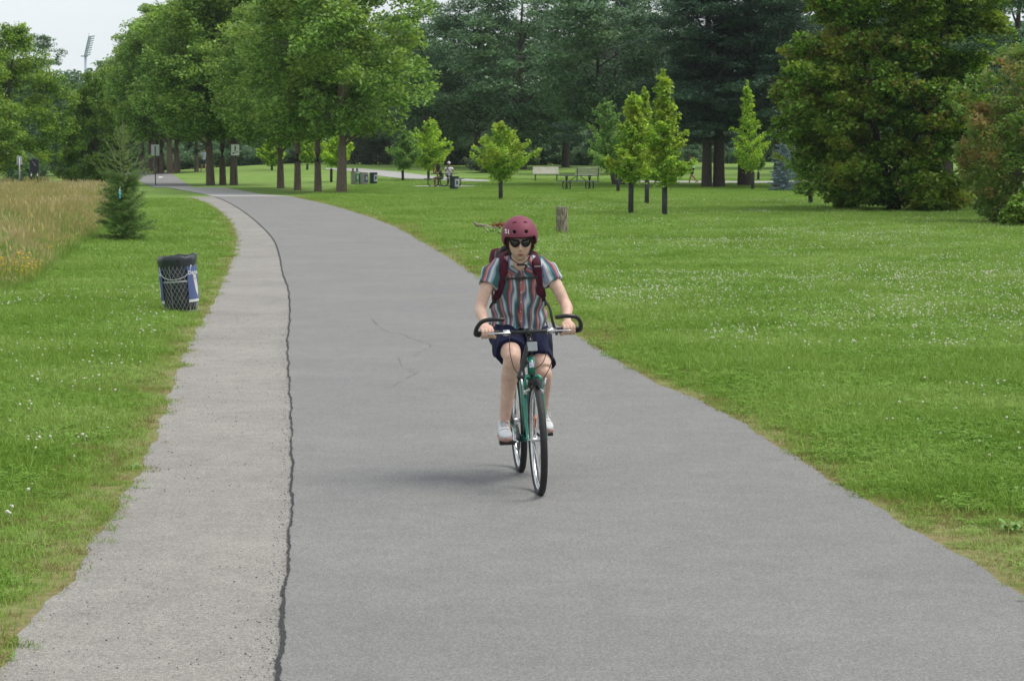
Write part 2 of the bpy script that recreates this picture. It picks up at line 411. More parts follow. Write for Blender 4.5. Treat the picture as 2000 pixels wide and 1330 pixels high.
# cracks in the asphalt
def crack(pxs, w, seed):
    r_ = random.Random(seed); bm = bmesh.new(); pts = []
    for (a, b_), (c, d) in zip(pxs, pxs[1:]):
        for j in range(7): pts.append(G(a + (c - a) * j / 7 + r_.uniform(-1.5, 1.5), b_ + (d - b_) * j / 7 + r_.uniform(-1, 1)))
    prev = None
    for i, p in enumerate(pts):
        t = (pts[min(i + 1, len(pts) - 1)] - pts[max(i - 1, 0)]); s_ = Vector((-t.y, t.x, 0)).normalized() * w * .6 * r_.uniform(.2, 1) * (.15 if i in (0, len(pts) - 1) else 1)
        q = [bm.verts.new((p.x + s_.x * k, p.y + s_.y * k, .017)) for k in (-1, 1)]
        if prev and r_.random() < .86: bm.faces.new((prev[0], prev[1], q[1], q[0]))
        prev = q
    bmesh.ops.recalc_face_normals(bm, faces=bm.faces)
    o = bmobj('asphalt_crack', bm, mat('crack_dark', (.175, .172, .17), .95)); tag(o, 'fine crack wandering across the asphalt', kind='structure')
crack([(722, 618), (738, 640), (765, 654), (790, 656), (802, 664), (838, 672), (842, 680), (815, 692), (808, 700)], .008, 1)
crack([(778, 700), (786, 722), (812, 732), (790, 742), (765, 758), (745, 764)], .007, 2)
crack([(800, 722), (818, 728), (806, 738)], .006, 3)

# ------------------------------------------------------------------ scattered grass, clover, meadow
def gn_scatter(name, pts, idx, rot, scl, sources, label, z=0):
    me = bpy.data.meshes.new(name); me.from_pydata(pts, [], [])
    for nm, typ, arr in (('pick', 'INT', idx), ('scl', 'FLOAT', scl)):
        a = me.attributes.new(nm, typ, 'POINT'); a.data.foreach_set('value', arr.astype(np.int32 if typ == 'INT' else np.float32))
    a = me.attributes.new('rot', 'FLOAT_VECTOR', 'POINT'); a.data.foreach_set('vector', rot.astype(np.float32).reshape(-1))
    o = link(name, me)
    src = bpy.data.collections.new(name + '_pieces')
    for s_ in sources: src.objects.link(s_)
    ng = bpy.data.node_groups.new(name, 'GeometryNodeTree')
    ng.interface.new_socket('Geometry', in_out='INPUT', socket_type='NodeSocketGeometry'); ng.interface.new_socket('Geometry', in_out='OUTPUT', socket_type='NodeSocketGeometry')
    n, l = ng.nodes, ng.links
    gi, go = n.new('NodeGroupInput'), n.new('NodeGroupOutput'); ip = n.new('GeometryNodeInstanceOnPoints'); ci = n.new('GeometryNodeCollectionInfo')
    ci.inputs['Collection'].default_value = src; ci.inputs['Separate Children'].default_value = True; ci.inputs['Reset Children'].default_value = True
    def attr(nm, t): 
        q = n.new('GeometryNodeInputNamedAttribute'); q.data_type = t; q.inputs['Name'].default_value = nm; return q.outputs['Attribute']
    l.new(gi.outputs[0], ip.inputs['Points']); l.new(ci.outputs[0], ip.inputs['Instance']); ip.inputs['Pick Instance'].default_value = True
    l.new(attr('pick', 'INT'), ip.inputs['Instance Index']); l.new(attr('scl', 'FLOAT'), ip.inputs['Scale'])
    e2r = n.new('FunctionNodeEulerToRotation'); l.new(attr('rot', 'FLOAT_VECTOR'), e2r.inputs[0]); l.new(e2r.outputs[0], ip.inputs['Rotation'])
    l.new(ip.outputs[0], go.inputs[0])
    md = o.modifiers.new('scatter', 'NODES'); md.node_group = ng
    return tag(o, label, kind='stuff')

def blade_mat(name, c1, c2, c3, tip=None, trans=.3):
    m, n, l, b = newmat(name); g = n.new('ShaderNodeNewGeometry')
    r = n.new('ShaderNodeValToRGB'); e = r.color_ramp.elements; e[0].position, e[0].color = 0, c4(c1); e[1].position, e[1].color = 1, c4(c3); e.new(.5).color = c4(c2)
    z = n.new('ShaderNodeTexNoise'); z.inputs['Scale'].default_value = .45; z.inputs['Detail'].default_value = 5; l.new(g.outputs['Position'], z.inputs['Vector'])
    zz = n.new('ShaderNodeMapRange'); zz.inputs['From Min'].default_value = .32; zz.inputs['From Max'].default_value = .68; l.new(z.outputs['Fac'], zz.inputs['Value'])
    ad = n.new('ShaderNodeMix'); ad.inputs['Factor'].default_value = .5; l.new(g.outputs['Random Per Island'], ad.inputs['A']); l.new(zz.outputs[0], ad.inputs['B'])
    l.new(ad.outputs['Result'], r.inputs[0]); out = r.outputs[0]
    if tip:
        a = n.new('ShaderNodeAttribute'); a.attribute_name = 'tip'; x = n.new('ShaderNodeMix'); x.data_type = 'RGBA'; x.inputs['B'].default_value = c4(tip)
        l.new(a.outputs['Fac'], x.inputs['Factor']); l.new(out, x.inputs['A']); out = x.outputs['Result']
    l.new(out, b.inputs['Base Color']); b.inputs['Roughness'].default_value = .6; b.inputs['Specular IOR Level'].default_value = .18
    tr = n.new('ShaderNodeBsdfTranslucent'); l.new(out, tr.inputs[0]); ms = n.new('ShaderNodeMixShader'); ms.inputs[0].default_value = trans
    l.new(b.outputs[0], ms.inputs[1]); l.new(tr.outputs[0], ms.inputs[2]); l.new(ms.outputs[0], n['Material Output'].inputs[0]); return m
M_BL = blade_mat('grass_blade', (.14, .25, .028), (.235, .37, .058), (.39, .50, .16))
M_BD = blade_mat('dry_blade', (.20, .20, .06), (.28, .22, .09), (.16, .20, .045))
M_CL = blade_mat('clover_leaf', (.12, .26, .028), (.20, .36, .048), (.31, .46, .10))
def tuft(name, n, rad, hmin, hmax, w, lean, m, seed, clover=False, tipv=None):
    r_ = random.Random(seed); v, f = [], []
    for _ in range(n):
        a, d = r_.uniform(0, 6.283), rad * math.sqrt(r_.random()); x, y = d * math.cos(a), d * math.sin(a)
        h = r_.uniform(hmin, hmax); b_ = r_.uniform(0, 6.283); lx, ly = math.cos(b_) * lean * h * r_.uniform(.3, 1), math.sin(b_) * lean * h * r_.uniform(.3, 1)
        c = r_.uniform(0, 6.283); sx, sy = math.cos(c) * w / 2, math.sin(c) * w / 2; k = len(v)
        if clover and r_.random() < .6:
            rr = w * r_.uniform(1.4, 2.2); tz = r_.uniform(-.4, .4)
            for q in range(3):
                aa = b_ + q * 2.094; k = len(v)
                v += [(x, y, h), (x + rr * math.cos(aa - .5), y + rr * math.sin(aa - .5), h + tz * rr * .5), (x + rr * 1.25 * math.cos(aa), y + rr * 1.25 * math.sin(aa), h - tz * rr * .5), (x + rr * math.cos(aa + .5), y + rr * math.sin(aa + .5), h)]
                f.append((k, k + 1, k + 2, k + 3))
            continue
        v += [(x - sx, y - sy, 0), (x + sx, y + sy, 0), (x - sx * .8 + lx * .4, y - sy * .8 + ly * .4, h * .6), (x + sx * .8 + lx * .4, y + sy * .8 + ly * .4, h * .6), (x + lx, y + ly, h)]
        f += [(k, k + 1, k + 3, k + 2), (k + 2, k + 3, k + 4)]
    me = pydata(name, v, f); me.materials.append(m); return bpy.data.objects.new(name, me)
tufts = [tuft('a_tuft', 22, .10, .025, .060, .0050, .7, M_BL, 1), tuft('b_tuft', 20, .10, .03, .075, .0055, .9, M_BL, 2),
         tuft('c_tuft_clover', 26, .10, .02, .045, .0075, .5, M_CL, 3, True), tuft('d_tuft_clover', 28, .12, .015, .04, .0085, .5, M_CL, 4, True),
         tuft('e_tuft_dry', 18, .09, .012, .035, .0045, 1.3, M_BD, 5), tuft('f_tuft_dry', 14, .09, .012, .045, .0045, 1.4, M_BL, 6),
         tuft('g_tuft_long', 24, .09, .05, .11, .0055, .8, M_BL, 8)]
def wedge(n, y0, y1, left=-1060, right=1060, margin=2.0):
    """points spread evenly over the visible stretch of ground plus a margin, farther ones at lower density"""
    u = rng.random(n); y = (y0 ** .6 + u * (y1 ** .6 - y0 ** .6)) ** (1 / .6)
    x = rng.uniform(left, right, n) / F * y + rng.uniform(-1, 1, n) * margin * .5
    return x, y
def meadow_edge(y): # x of the right edge of the tall grass at depth y
    t = [(600, -40), (575, 20), (560, 70), (530, 95), (508, 128), (485, 160), (470, 190), (440, 205), (400, 212), (380, 222), (372, 226)]
    Yk = np.array([py2Y(a) for a, _ in t]); Xk = np.array([_wx(b_, q) for (a, b_), q in zip(t, Yk)]); return np.interp(y, Yk, Xk)
Y_MEAD0, Y_MEAD1 = py2Y(578), py2Y(374)
def in_meadow(x, y, pad=0.): return (x < meadow_edge(y) + pad) & (y > Y_MEAD0) & (y < Y_MEAD1)
n_ = 440000
x, y = wedge(n_, 8.3, 158)
yy = np.minimum(y, _Y.max())
dl = (fl(yy) + wob(yy, .018, 3.3, 1)) - x; dr = x - fr(yy)
ed = np.maximum(dl, dr)                       # distance outside the paved strip
jag = .05 * (vnoise(x, y, 3.2, 3) - .35) + .02 * rng.standard_normal(n_)
farp = (y > 104) & ~((x > -22) & (x < 40)); keep = ~farp & (ed > .015 - jag * np.where(dl > dr, 2.2, .8)) & ~in_meadow(x, y, -.3)
bare = (ed < .8) & (rng.random(n_) < (.85 - ed) * .9) & (vnoise(x, y, 1.3, 9) > .35)
keep &= ~bare
# crossing paths beyond the lawn: no tufts on them
_rg = [(G(a_, b_), G(a_, c_)) for a_, b_, c_ in ((640, 329.6, 332), (700, 329.5, 337.5), (760, 333, 347), (836, 343, 352.5), (900, 349, 355.5), (960, 352.5, 356))]
ang = x / y; A_ = np.array([q[0].x / q[0].y for q in _rg]); near_ = np.array([q[1].y for q in _rg]); far_ = np.array([q[0].y for q in _rg])
keep &= ~((ang > A_[0]) & (ang < A_[-1]) & (y > np.interp(ang, A_, near_) - .4) & (y < np.interp(ang, A_, far_) + .4))
keep &= ~((ang > .042) & (y > G(1600, 358.4).y - .3) & (y < G(1600, 354).y + .5)); keep &= ~((y > 100) & (x < -13.5) & (x > -60))
keep &= ~((np.abs(x - G(868, 364.2).x) < 1.8) & (np.abs(y - G(868, 364.2).y) < 2.7))
x, y, ed = x[keep], y[keep], ed[keep]; n_ = len(x)
cl = vnoise(x, y, .45, 5) * .6 + vnoise(x, y, 1.6, 6) * .4
pick = np.where(rng.random(n_) < .5 * cl + .15, rng.integers(2, 4, n_), rng.integers(0, 2, n_))
pick = np.where((vnoise(x, y, .9, 12) > .6) & (rng.random(n_) < .16), 6, pick)
dryp = np.clip((.75 + 1.1 * (vnoise(x, y, .8, 7) - .4) - ed * .85) * 1.3, 0.06, .88)
pick = np.where((y > 100) & (pick == 6), 0, pick); pick = np.where(rng.random(n_) < dryp, rng.integers(4, 6, n_), pick)
scl = rng.uniform(.75, 1.25, n_) * (.8 + .5 * vnoise(x, y, .7, 8)) * np.interp(y, [8, 25, 60, 100, 118, 158], [.85, 1.1, 1.5, 1.7, 1.0, .8])
scl *= np.interp(ed, [0, .5], [.75, 1])
rot = np.stack([rng.normal(0, .12, n_), rng.normal(0, .12, n_), rng.uniform(0, 6.28, n_)], -1)
gn_scatter('grass', np.stack([x, y, height(x, y)], -1), pick, rot, scl, tufts, 'short mown grass and clover leaves of the lawn')

# clover flowers
def flower(name, r, stem, col, seed, colm):
    bm = bmesh.new(); bmesh.ops.create_icosphere(bm, subdivisions=2, radius=r)
    r_ = random.Random(seed)
    for v in bm.verts: v.co *= r_.uniform(.82, 1.12); v.co.z = v.co.z * .8 + stem
    tube(bm, [(0, 0, 0), (.003, 0, stem * .6), (0, 0, stem)], .0015, 3, cap=False)
    me = bpy.data.meshes.new(name); bm.to_mesh(me); bm.free(); me.materials.append(colm); return bpy.data.objects.new(name, me)
mw = mat('clover_flower', (.62, .62, .50), .8, var=.18, scale=120); mw2 = mat('clover_flower_faded', (.50, .44, .33), .8, var=.25, scale=120)
fl_ = [flower('a_flower', .0105, .075, 0, 1, mw), flower('b_flower', .012, .06, 0, 2, mw), flower('c_flower_faded', .0105, .055, 0, 3, mw2)]
n_ = 150000
x, y = wedge(n_, 9, 100); yy = np.minimum(y, _Y.max()); ed = np.maximum(fl(yy) - x, x - fr(yy))
dens = vnoise(x, y, .22, 21) * .42 + vnoise(x * .35, y * 1.2, .8, 22) * .4 + vnoise(x, y, 2.0, 23) * .35
side = np.where(x > 0, 1.0, .22)
p = np.clip((dens - .50) * 3.0, .05, 1) * side * np.interp(y, [9, 14, 22, 40, 70, 100], [.16, .35, .75, .9, .6, .3])
keep = (ed > .35) & (rng.random(n_) < p) & ~in_meadow(x, y, 0) & ((ed > 1.0) | (x < 0))
x, y = x[keep], y[keep]; n_ = len(x)
rot = np.stack([rng.normal(0, .25, n_), rng.normal(0, .25, n_), rng.uniform(0, 6.28, n_)], -1)
gn_scatter('clover_flowers', np.stack([x, y, height(x, y)], -1), rng.choice([0, 1, 2], n_, p=[.45, .35, .2]), rot, rng.uniform(.7, 1.3, n_) * np.interp(y, [9, 40, 100], [.85, .95, 1.3]), fl_, 'white clover flowers scattered through the lawn')

# tall meadow
def meadow_tuft(name, n, hmin, hmax, seed, head=True, m=None, w=.006, rad=.16):
    r_ = random.Random(seed); v, f, tp = [], [], []
    for _ in range(n):
        a, d = r_.uniform(0, 6.283), rad * math.sqrt(r_.random()); x, y = d * math.cos(a), d * math.sin(a); h = r_.uniform(hmin, hmax)
        b_ = r_.uniform(0, 6.283); lx, ly = math.cos(b_) * .22 * h * r_.random(), math.sin(b_) * .22 * h * r_.random(); c = r_.uniform(0, 6.283); sx, sy = math.cos(c) * w / 2, math.sin(c) * w / 2
        st = head and r_.random() < .15; k = len(v)
        if st:
            q = w * 2.4; ex, ey = math.cos(c) * q, math.sin(c) * q
            v += [(x - sx * .5, y - sy * .5, 0), (x + sx * .5, y + sy * .5, 0), (x + lx * .6 - sx * .4, y + ly * .6 - sy * .4, h * .8), (x + lx * .6 + sx * .4, y + ly * .6 + sy * .4, h * .8),
                  (x + lx * .8 - ex, y + ly * .8 - ey, h * .9), (x + lx * .8 + ex, y + ly * .8 + ey, h * .9), (x + lx * 1.1, y + ly * 1.1, h * 1.05)]
            f += [(k, k + 1, k + 3, k + 2), (k + 2, k + 3, k + 5, k + 4), (k + 4, k + 5, k + 6)]; tp += [0, 0, .7, .7, 1, 1, 1]
        else:
            h *= r_.uniform(.45, .95)
            v += [(x - sx, y - sy, 0), (x + sx, y + sy, 0), (x - sx + lx * .6, y - sy + ly * .6, h * .6), (x + sx + lx * .6, y + sy + ly * .6, h * .6), (x + lx * 2, y + ly * 2, h)]
            f += [(k, k + 1, k + 3, k + 2), (k + 2, k + 3, k + 4)]; tp += [0, 0, .1, .1, .25]
    me = pydata(name, v, f); a = me.attributes.new('tip', 'FLOAT', 'POINT'); a.data.foreach_set('value', np.array(tp, np.float32)); me.materials.append(m); return bpy.data.objects.new(name, me)
M_MD = blade_mat('meadow_blade', (.11, .22, .035), (.18, .30, .06), (.28, .36, .10), tip=(.45, .37, .15))
M_MP = blade_mat('meadow_pale', (.16, .27, .06), (.25, .34, .09), (.36, .40, .15), tip=(.54, .43, .23))
mt = [meadow_tuft('a_meadow', 26, .45, .75, 1, True, M_MD), meadow_tuft('b_meadow', 26, .4, .7, 2, True, M_MD), meadow_tuft('c_meadow_pale', 26, .35, .65, 3, True, M_MP),
      meadow_tuft('d_meadow_green', 30, .4, .62, 4, False, M_BL, .012)]
n_ = 26000
y = rng.uniform(Y_MEAD0, Y_MEAD1, n_) ; x = meadow_edge(y) - rng.random(n_) ** 1.2 * (3 + y * .05)
pale = vnoise(x * 2.2, y * .6, .30, 31); green = vnoise(x * 2.2, y * .6, .35, 33) * .75 + .25 * rng.random(n_)
pick = np.where(pale > .55, 2, rng.integers(0, 2, n_)); pick = np.where((green + .12 * np.interp(y, [40, 60, 110], [1, .3, -.5]) > .47) & (rng.random(n_) < .62), 3, pick)
scl = rng.uniform(.55, 1.15, n_) * (.75 + .45 * vnoise(x, y, .25, 44)) * np.interp(y - Y_MEAD0, [0, 8], [.55, 1]) * np.interp(meadow_edge(y) - x, [0, .8], [.6, 1])
rot = np.stack([rng.normal(0, .1, n_), rng.normal(0, .1, n_), rng.uniform(0, 6.28, n_)], -1)
gn_scatter('tall_meadow_grass', np.stack([x, y, height(x, y)], -1), pick, rot, scl, mt, 'tall straw coloured meadow grass left of the spruce')
yf = [flower('a_yellow', .013, .30, 0, 5, mat('yellow_petal', (.65, .42, .02), .7, scale=60)), flower('b_yellow', .012, .22, 0, 6, mat('yellow_petal', (.65, .42, .02)))]
n_ = 900
y = Y_MEAD0 + rng.random(n_) ** 1.5 * 14; x = meadow_edge(y) - rng.random(n_) * 3.2; k = vnoise(x, y, .8, 41) > .42; x, y = x[k], y[k]; n_ = len(x)
gn_scatter('yellow_flowers', np.stack([x, y, height(x, y)], -1), rng.integers(0, 2, n_), np.stack([rng.normal(0, .2, n_)] * 2 + [rng.uniform(0, 6, n_)], -1), rng.uniform(.8, 1.5, n_), yf, 'small yellow wildflowers at the meadow edge')
# loose stones
n_ = 5200; y = 8.5 + 22 * rng.random(n_) ** 1.5; u = rng.random(n_); near = rng.random(n_) < .45
x = np.where(near, fm(y) - np.abs(rng.normal(0, .06, n_)), fl(y) + u * (fm(y) - fl(y))); k = (vnoise(x, y, 1.5, 51) > .42) | near; x, y = x[k], y[k]; n_ = len(x)
gn_scatter('loose_stones', np.stack([x, y, np.where(x > fm(y) - .01, .012, .005)], -1), (rng.random(n_) < .42).astype(int), rng.uniform(0, 6, (n_, 3)), .3 + .95 * rng.random(n_) ** 2.5, STONES, 'loose stones and crumbs on the gravel strip')
# ------------------------------------------------------------------ foliage tools
def unit(n, r):
    v = r.standard_normal((n, 3)); return v / np.linalg.norm(v, axis=1, keepdims=True)
def leaves(name, pos, m, L, W, r, up=.5, droop=0., quad=True, out=None):
    """leaf-sized faces at pos; normals lean upwards, tips hang by droop"""
    n = len(pos); nn = unit(n, r); nn[:, 2] = np.abs(nn[:, 2]) + up
    if out is not None: nn += out * .45
    nn /= np.linalg.norm(nn, axis=1, keepdims=True)
    t = unit(n, r); t[:, 2] -= droop; t -= nn * (t * nn).sum(1, keepdims=True); t /= np.linalg.norm(t, axis=1, keepdims=True) + 1e-9
    s = np.cross(nn, t); k = r.uniform(.7, 1.3, (n, 1)); l2, w2 = L / 2 * k, W / 2 * k
    if quad:
        v = np.stack([pos - t * l2, pos + s * w2 + t * l2 * .1, pos + t * l2, pos - s * w2 + t * l2 * .1], 1).reshape(-1, 3); q = 4
    else:
        v = np.stack([pos - t * l2 - s * w2, pos - t * l2 + s * w2, pos + t * l2], 1).reshape(-1, 3); q = 3
    f = np.arange(n * q).reshape(n, q); me = bpy.data.meshes.new(name)
    me.vertices.add(n * q); me.vertices.foreach_set('co', v.reshape(-1).astype(np.float32))
    me.loops.add(n * q); me.loops.foreach_set('vertex_index', f.reshape(-1).astype(np.int32))
    me.polygons.add(n); me.polygons.foreach_set('loop_start', (np.arange(n) * q).astype(np.int32)); me.update(calc_edges=True)
    me.materials.append(m); return me
def puffs(prof, z0, z1, K, r, pr, inner=.55, rx=1., ry=1., lean=(0, 0)):
    """bough centres inside a crown whose radius at height fraction t is prof(t)"""
    out = []
    w = np.array([prof(t) + .05 for t in np.linspace(0, 1, 40)]); c = np.cumsum(w) / w.sum()
    for _ in range(K):
        t = float(np.interp(r.random(), c, np.linspace(0, 1, 40))); a = r.uniform(0, 6.283); R_ = prof(t); d = R_ * math.sqrt(r.uniform(inner ** 2, 1)) - pr * .35
        d = max(0, d) * r.uniform(.88, 1.14)
        out.append((rx * d * math.cos(a) + lean[0] * t, ry * d * math.sin(a) + lean[1] * t, z0 + (z1 - z0) * t, pr * r.uniform(.6, 1.35) * (.55 + .45 * min(1, R_ / (.5 * max(w))))))
    return np.array(out)
def puffleaves(P, per, r, flat=.62, shell=2.4):
    n = (per * (P[:, 3] / P[:, 3].mean()) ** 2).astype(int) + 4; idx = np.repeat(np.arange(len(P)), n); u = unit(len(idx), r)
    sub = unit(len(P) * 9, r).reshape(len(P), 9, 3)                      # twig lumps within a bough
    lump = sub[idx, r.integers(0, 9, len(idx))] * .72
    rad = r.random(len(idx)) ** (1 / shell)
    off = (lump + u * .52 * rad[:, None]) * P[idx, 3][:, None]; off[:, 2] *= flat
    return P[idx, :3] + off, u
def limbs(bm, base_r, h, P, r, nl, trunk_pts=None, taper=.35, fork=.35, n=9):
    tp = trunk_pts or [(0, 0, -.15), (0, 0, 0), (r.normal(0, .03), r.normal(0, .03), h * .3), (r.normal(0, .08), r.normal(0, .08), h * .65), (r.normal(0, .12), r.normal(0, .12), h)]
    k = len(tp); rr = [base_r * 1.35, base_r * 1.12] + [base_r * (1 - (1 - taper) * (i / (k - 1)) ** 1.1) for i in range(2, k)]; rr[-1] = base_r * taper * .5
    c = cr(tp, 5); ri = np.interp(np.linspace(0, k - 1, len(c)), range(k), rr); tube(bm, c, list(ri), n)
    ca = np.array(c)
    if nl and len(P):
        for i in r.choice(len(P), min(nl, len(P)), replace=False):
            q = P[i, :3]; z = max(h * fork * .7, min(h * .95, q[2] - .45 * math.hypot(q[0], q[1])) * r.uniform(.8, 1))
            j = int(np.argmin(np.abs(ca[:, 2] - z))); b0 = ca[j]; r0 = ri[j] * .5; mid = (b0 + q) / 2 + np.array([0, 0, .12 * np.linalg.norm(q - b0)]) * r.uniform(-.6, 1.2)
            tube(bm, cr([tuple(b0), tuple(mid), tuple(q)], 4), [r0 * (1 - .1 * a) for a in range(9)][:9], 5)
M_BARK = mat('bark', (.15, .115, .088), .95, var=.38, scale=7, bump=1.0, stretch=(5, 5, .8))
M_BARKG = mat('bark_grey', (.17, .145, .12), .95, var=.4, scale=9, bump=1.0, stretch=(4, 4, .7))
M_BARKD = mat('bark_dark', (.075, .06, .05), .95, var=.4, scale=8, bump=1.0, stretch=(4, 4, .7))

def tree_meshes(prof, z0, z1, K, pr, per, L, W, seed, leafm, bark, base_r, h, nl=14, quad=True, inner=.5, up=.5, droop=.3, rx=1, ry=1, flat=.62, trunk_pts=None, lean=(0, 0), extra=None, fork=.35):
    r = np.random.default_rng(seed); P = puffs(prof, z0, z1, K, r, pr, inner, rx, ry, lean)
    if extra is not None: P = np.concatenate([P, np.array(extra, float)])
    pos, u = puffleaves(P, per, r, flat); cm = leaves('crown', pos, leafm, L, W, r, up, droop, quad)
    bm = bmesh.new(); limbs(bm, base_r, h, P, r, nl, trunk_pts, fork=fork)
    tm = bpy.data.meshes.new('trunk'); bm.to_mesh(tm); bm.free(); tm.materials.append(bark); tm.shade_smooth(); return cm, tm
def put_tree(name, ms, loc, rz, label, group=None, s=1.0, cat='tree', sz=None):
    t = empty(name, loc, (0, 0, rz), label, cat, group); t.scale = (s, s, sz or s)
    link('crown', ms[0], parent=t); link('trunk', ms[1], parent=t); return t

M_ASH = leafmat('ash_leaf', ((0.062, 0.124, 0.021), (0.156, 0.281, 0.056), (0.362, 0.562, 0.145)), .42, patch=(0.225, 0.312, 0.062), pscale=.35)
M_MAP = leafmat('maple_leaf', ((0.052, 0.108, 0.017), (0.138, 0.252, 0.038), (0.313, 0.487, 0.096)), .42, patch=(0.204, 0.288, 0.048), pscale=.5)
M_DRK = leafmat('dark_leaf', ((0.031, 0.067, 0.035), (0.084, 0.161, 0.078), (0.203, 0.356, 0.172)), .3, patch=(0.140, 0.231, 0.091), pscale=.25)
M_PIN = leafmat('pine_needle', ((0.019, 0.044, 0.027), (0.050, 0.105, 0.062), (0.112, 0.214, 0.124)), .15, patch=(0.069, 0.131, 0.062), pscale=.3)
M_YNG = leafmat('young_leaf', ((0.091, 0.174, 0.017), (0.224, 0.381, 0.050), (0.504, 0.715, 0.147)), .48, patch=(0.381, 0.426, 0.067), pscale=1.1)
M_YG2 = leafmat('young_leaf_lime', ((0.118, 0.211, 0.022), (0.278, 0.455, 0.051), (0.569, 0.788, 0.129)), .48)
M_YG3 = leafmat('young_leaf_green', ((0.062, 0.130, 0.028), (0.154, 0.286, 0.066), (0.334, 0.526, 0.160)), .42)
M_BSH = leafmat('bush_leaf', ((0.044, 0.100, 0.013), (0.117, 0.227, 0.031), (0.273, 0.452, 0.075)), .38, patch=(0.273, 0.325, 0.046), pscale=.7)
M_KEY = leafmat('maple_key', ((.25, .17, .05), (.30, .19, .07), (.36, .24, .10)), .3)
M_RED = leafmat('red_shrub_leaf', ((0.083, 0.189, 0.034), (0.134, 0.253, 0.052), (0.228, 0.278, 0.069)), .4, patch=(0.342, 0.189, 0.081), pscale=1.3)
M_CED = leafmat('cedar_leaf', ((0.037, 0.084, 0.010), (0.096, 0.197, 0.023), (0.212, 0.374, 0.051)), .25, patch=(0.138, 0.219, 0.021), pscale=1.2)
M_BLU = leafmat('blue_spruce_needle', ((.20, .28, .30), (.28, .37, .40), (.36, .46, .49)), .2)
M_GRY = leafmat('grey_shrub_leaf', ((.07, .10, .06), (.10, .13, .08), (.14, .17, .11)), .3)

ovo = lambda R_, p=.45: (lambda t: R_ * math.sin(math.pi * min(1, max(0, t)) ** p) ** .6 if 0 < t < 1 else 0)
# --- tree row
row_m = [tree_meshes(ovo(4.6, .62), 3.1, 12.5, 120, 1.05, 300, .24, .12, 11, M_ASH, M_BARK, .25, 9.5, 18, flat=.6),
         tree_meshes(ovo(4.3, .55), 3.0, 13.0, 115, 1.05, 300, .24, .12, 12, M_ASH, M_BARK, .23, 9.5, 16, flat=.6),
         tree_meshes(ovo(3.9, .6), 3.2, 12.5, 105, 1.0, 300, .24, .12, 13, M_ASH, M_BARK, .20, 9.0, 14, flat=.6)]
ROWT = [(667, 378, 0, 1.0, 0, 'largest ash tree of the row, nearest the bins, pale patch low on its trunk'),
        (621, 375, 2, .92, 2.0, 'ash tree second from the right in the row by the path'),
        (581, 372, 2, .92, 4.1, 'leaning ash tree third from the right in the row'),
        (548, 368, 1, .86, 1.2, 'slim ash tree at the left end of the near group of four'),
        (457, 362, 1, 1.0, 5.1, 'ash tree standing right behind the white pedestrian sign'),
        (435, 361.5, 2, 1.0, .6, 'ash tree in the middle of the three by the pedestrian sign'),
        (411, 362, 0, 1.0, 3.3, 'ash tree left of the two beside the pedestrian sign, over the path')]
for px, py, v, s_, rz, lab in ROWT:
    put_tree('ash_tree', row_m[v], G(px, py), rz, lab, 'ash trees in the row beside the path', s_)
FART = [(346, 337.6, 1, .95, 1, 'thin far ash trunk rightmost of the cluster over the far path'), (332, 339, 0, .95, 2, 'stout far ash tree just right of the grey sign back'),
        (316, 338.5, 2, .95, 3, 'far ash tree right behind the grey sign post'), (305, 339, 1, .95, 4, 'far ash tree left behind the grey sign post'),
        (293, 338, 0, .9, 5, 'far ash tree at the left edge of the far path'), (279, 338, 2, .85, 6, 'far ash tree half hidden by the young spruce'), (384, 336.2, 2, .8, 2.2, 'slender far ash tree left of the walking person')]
for px, py, v, s_, rz, lab in FART:
    put_tree('ash_tree', row_m[v], G(px, py), rz, lab, 'far ash trees over the far path', s_)

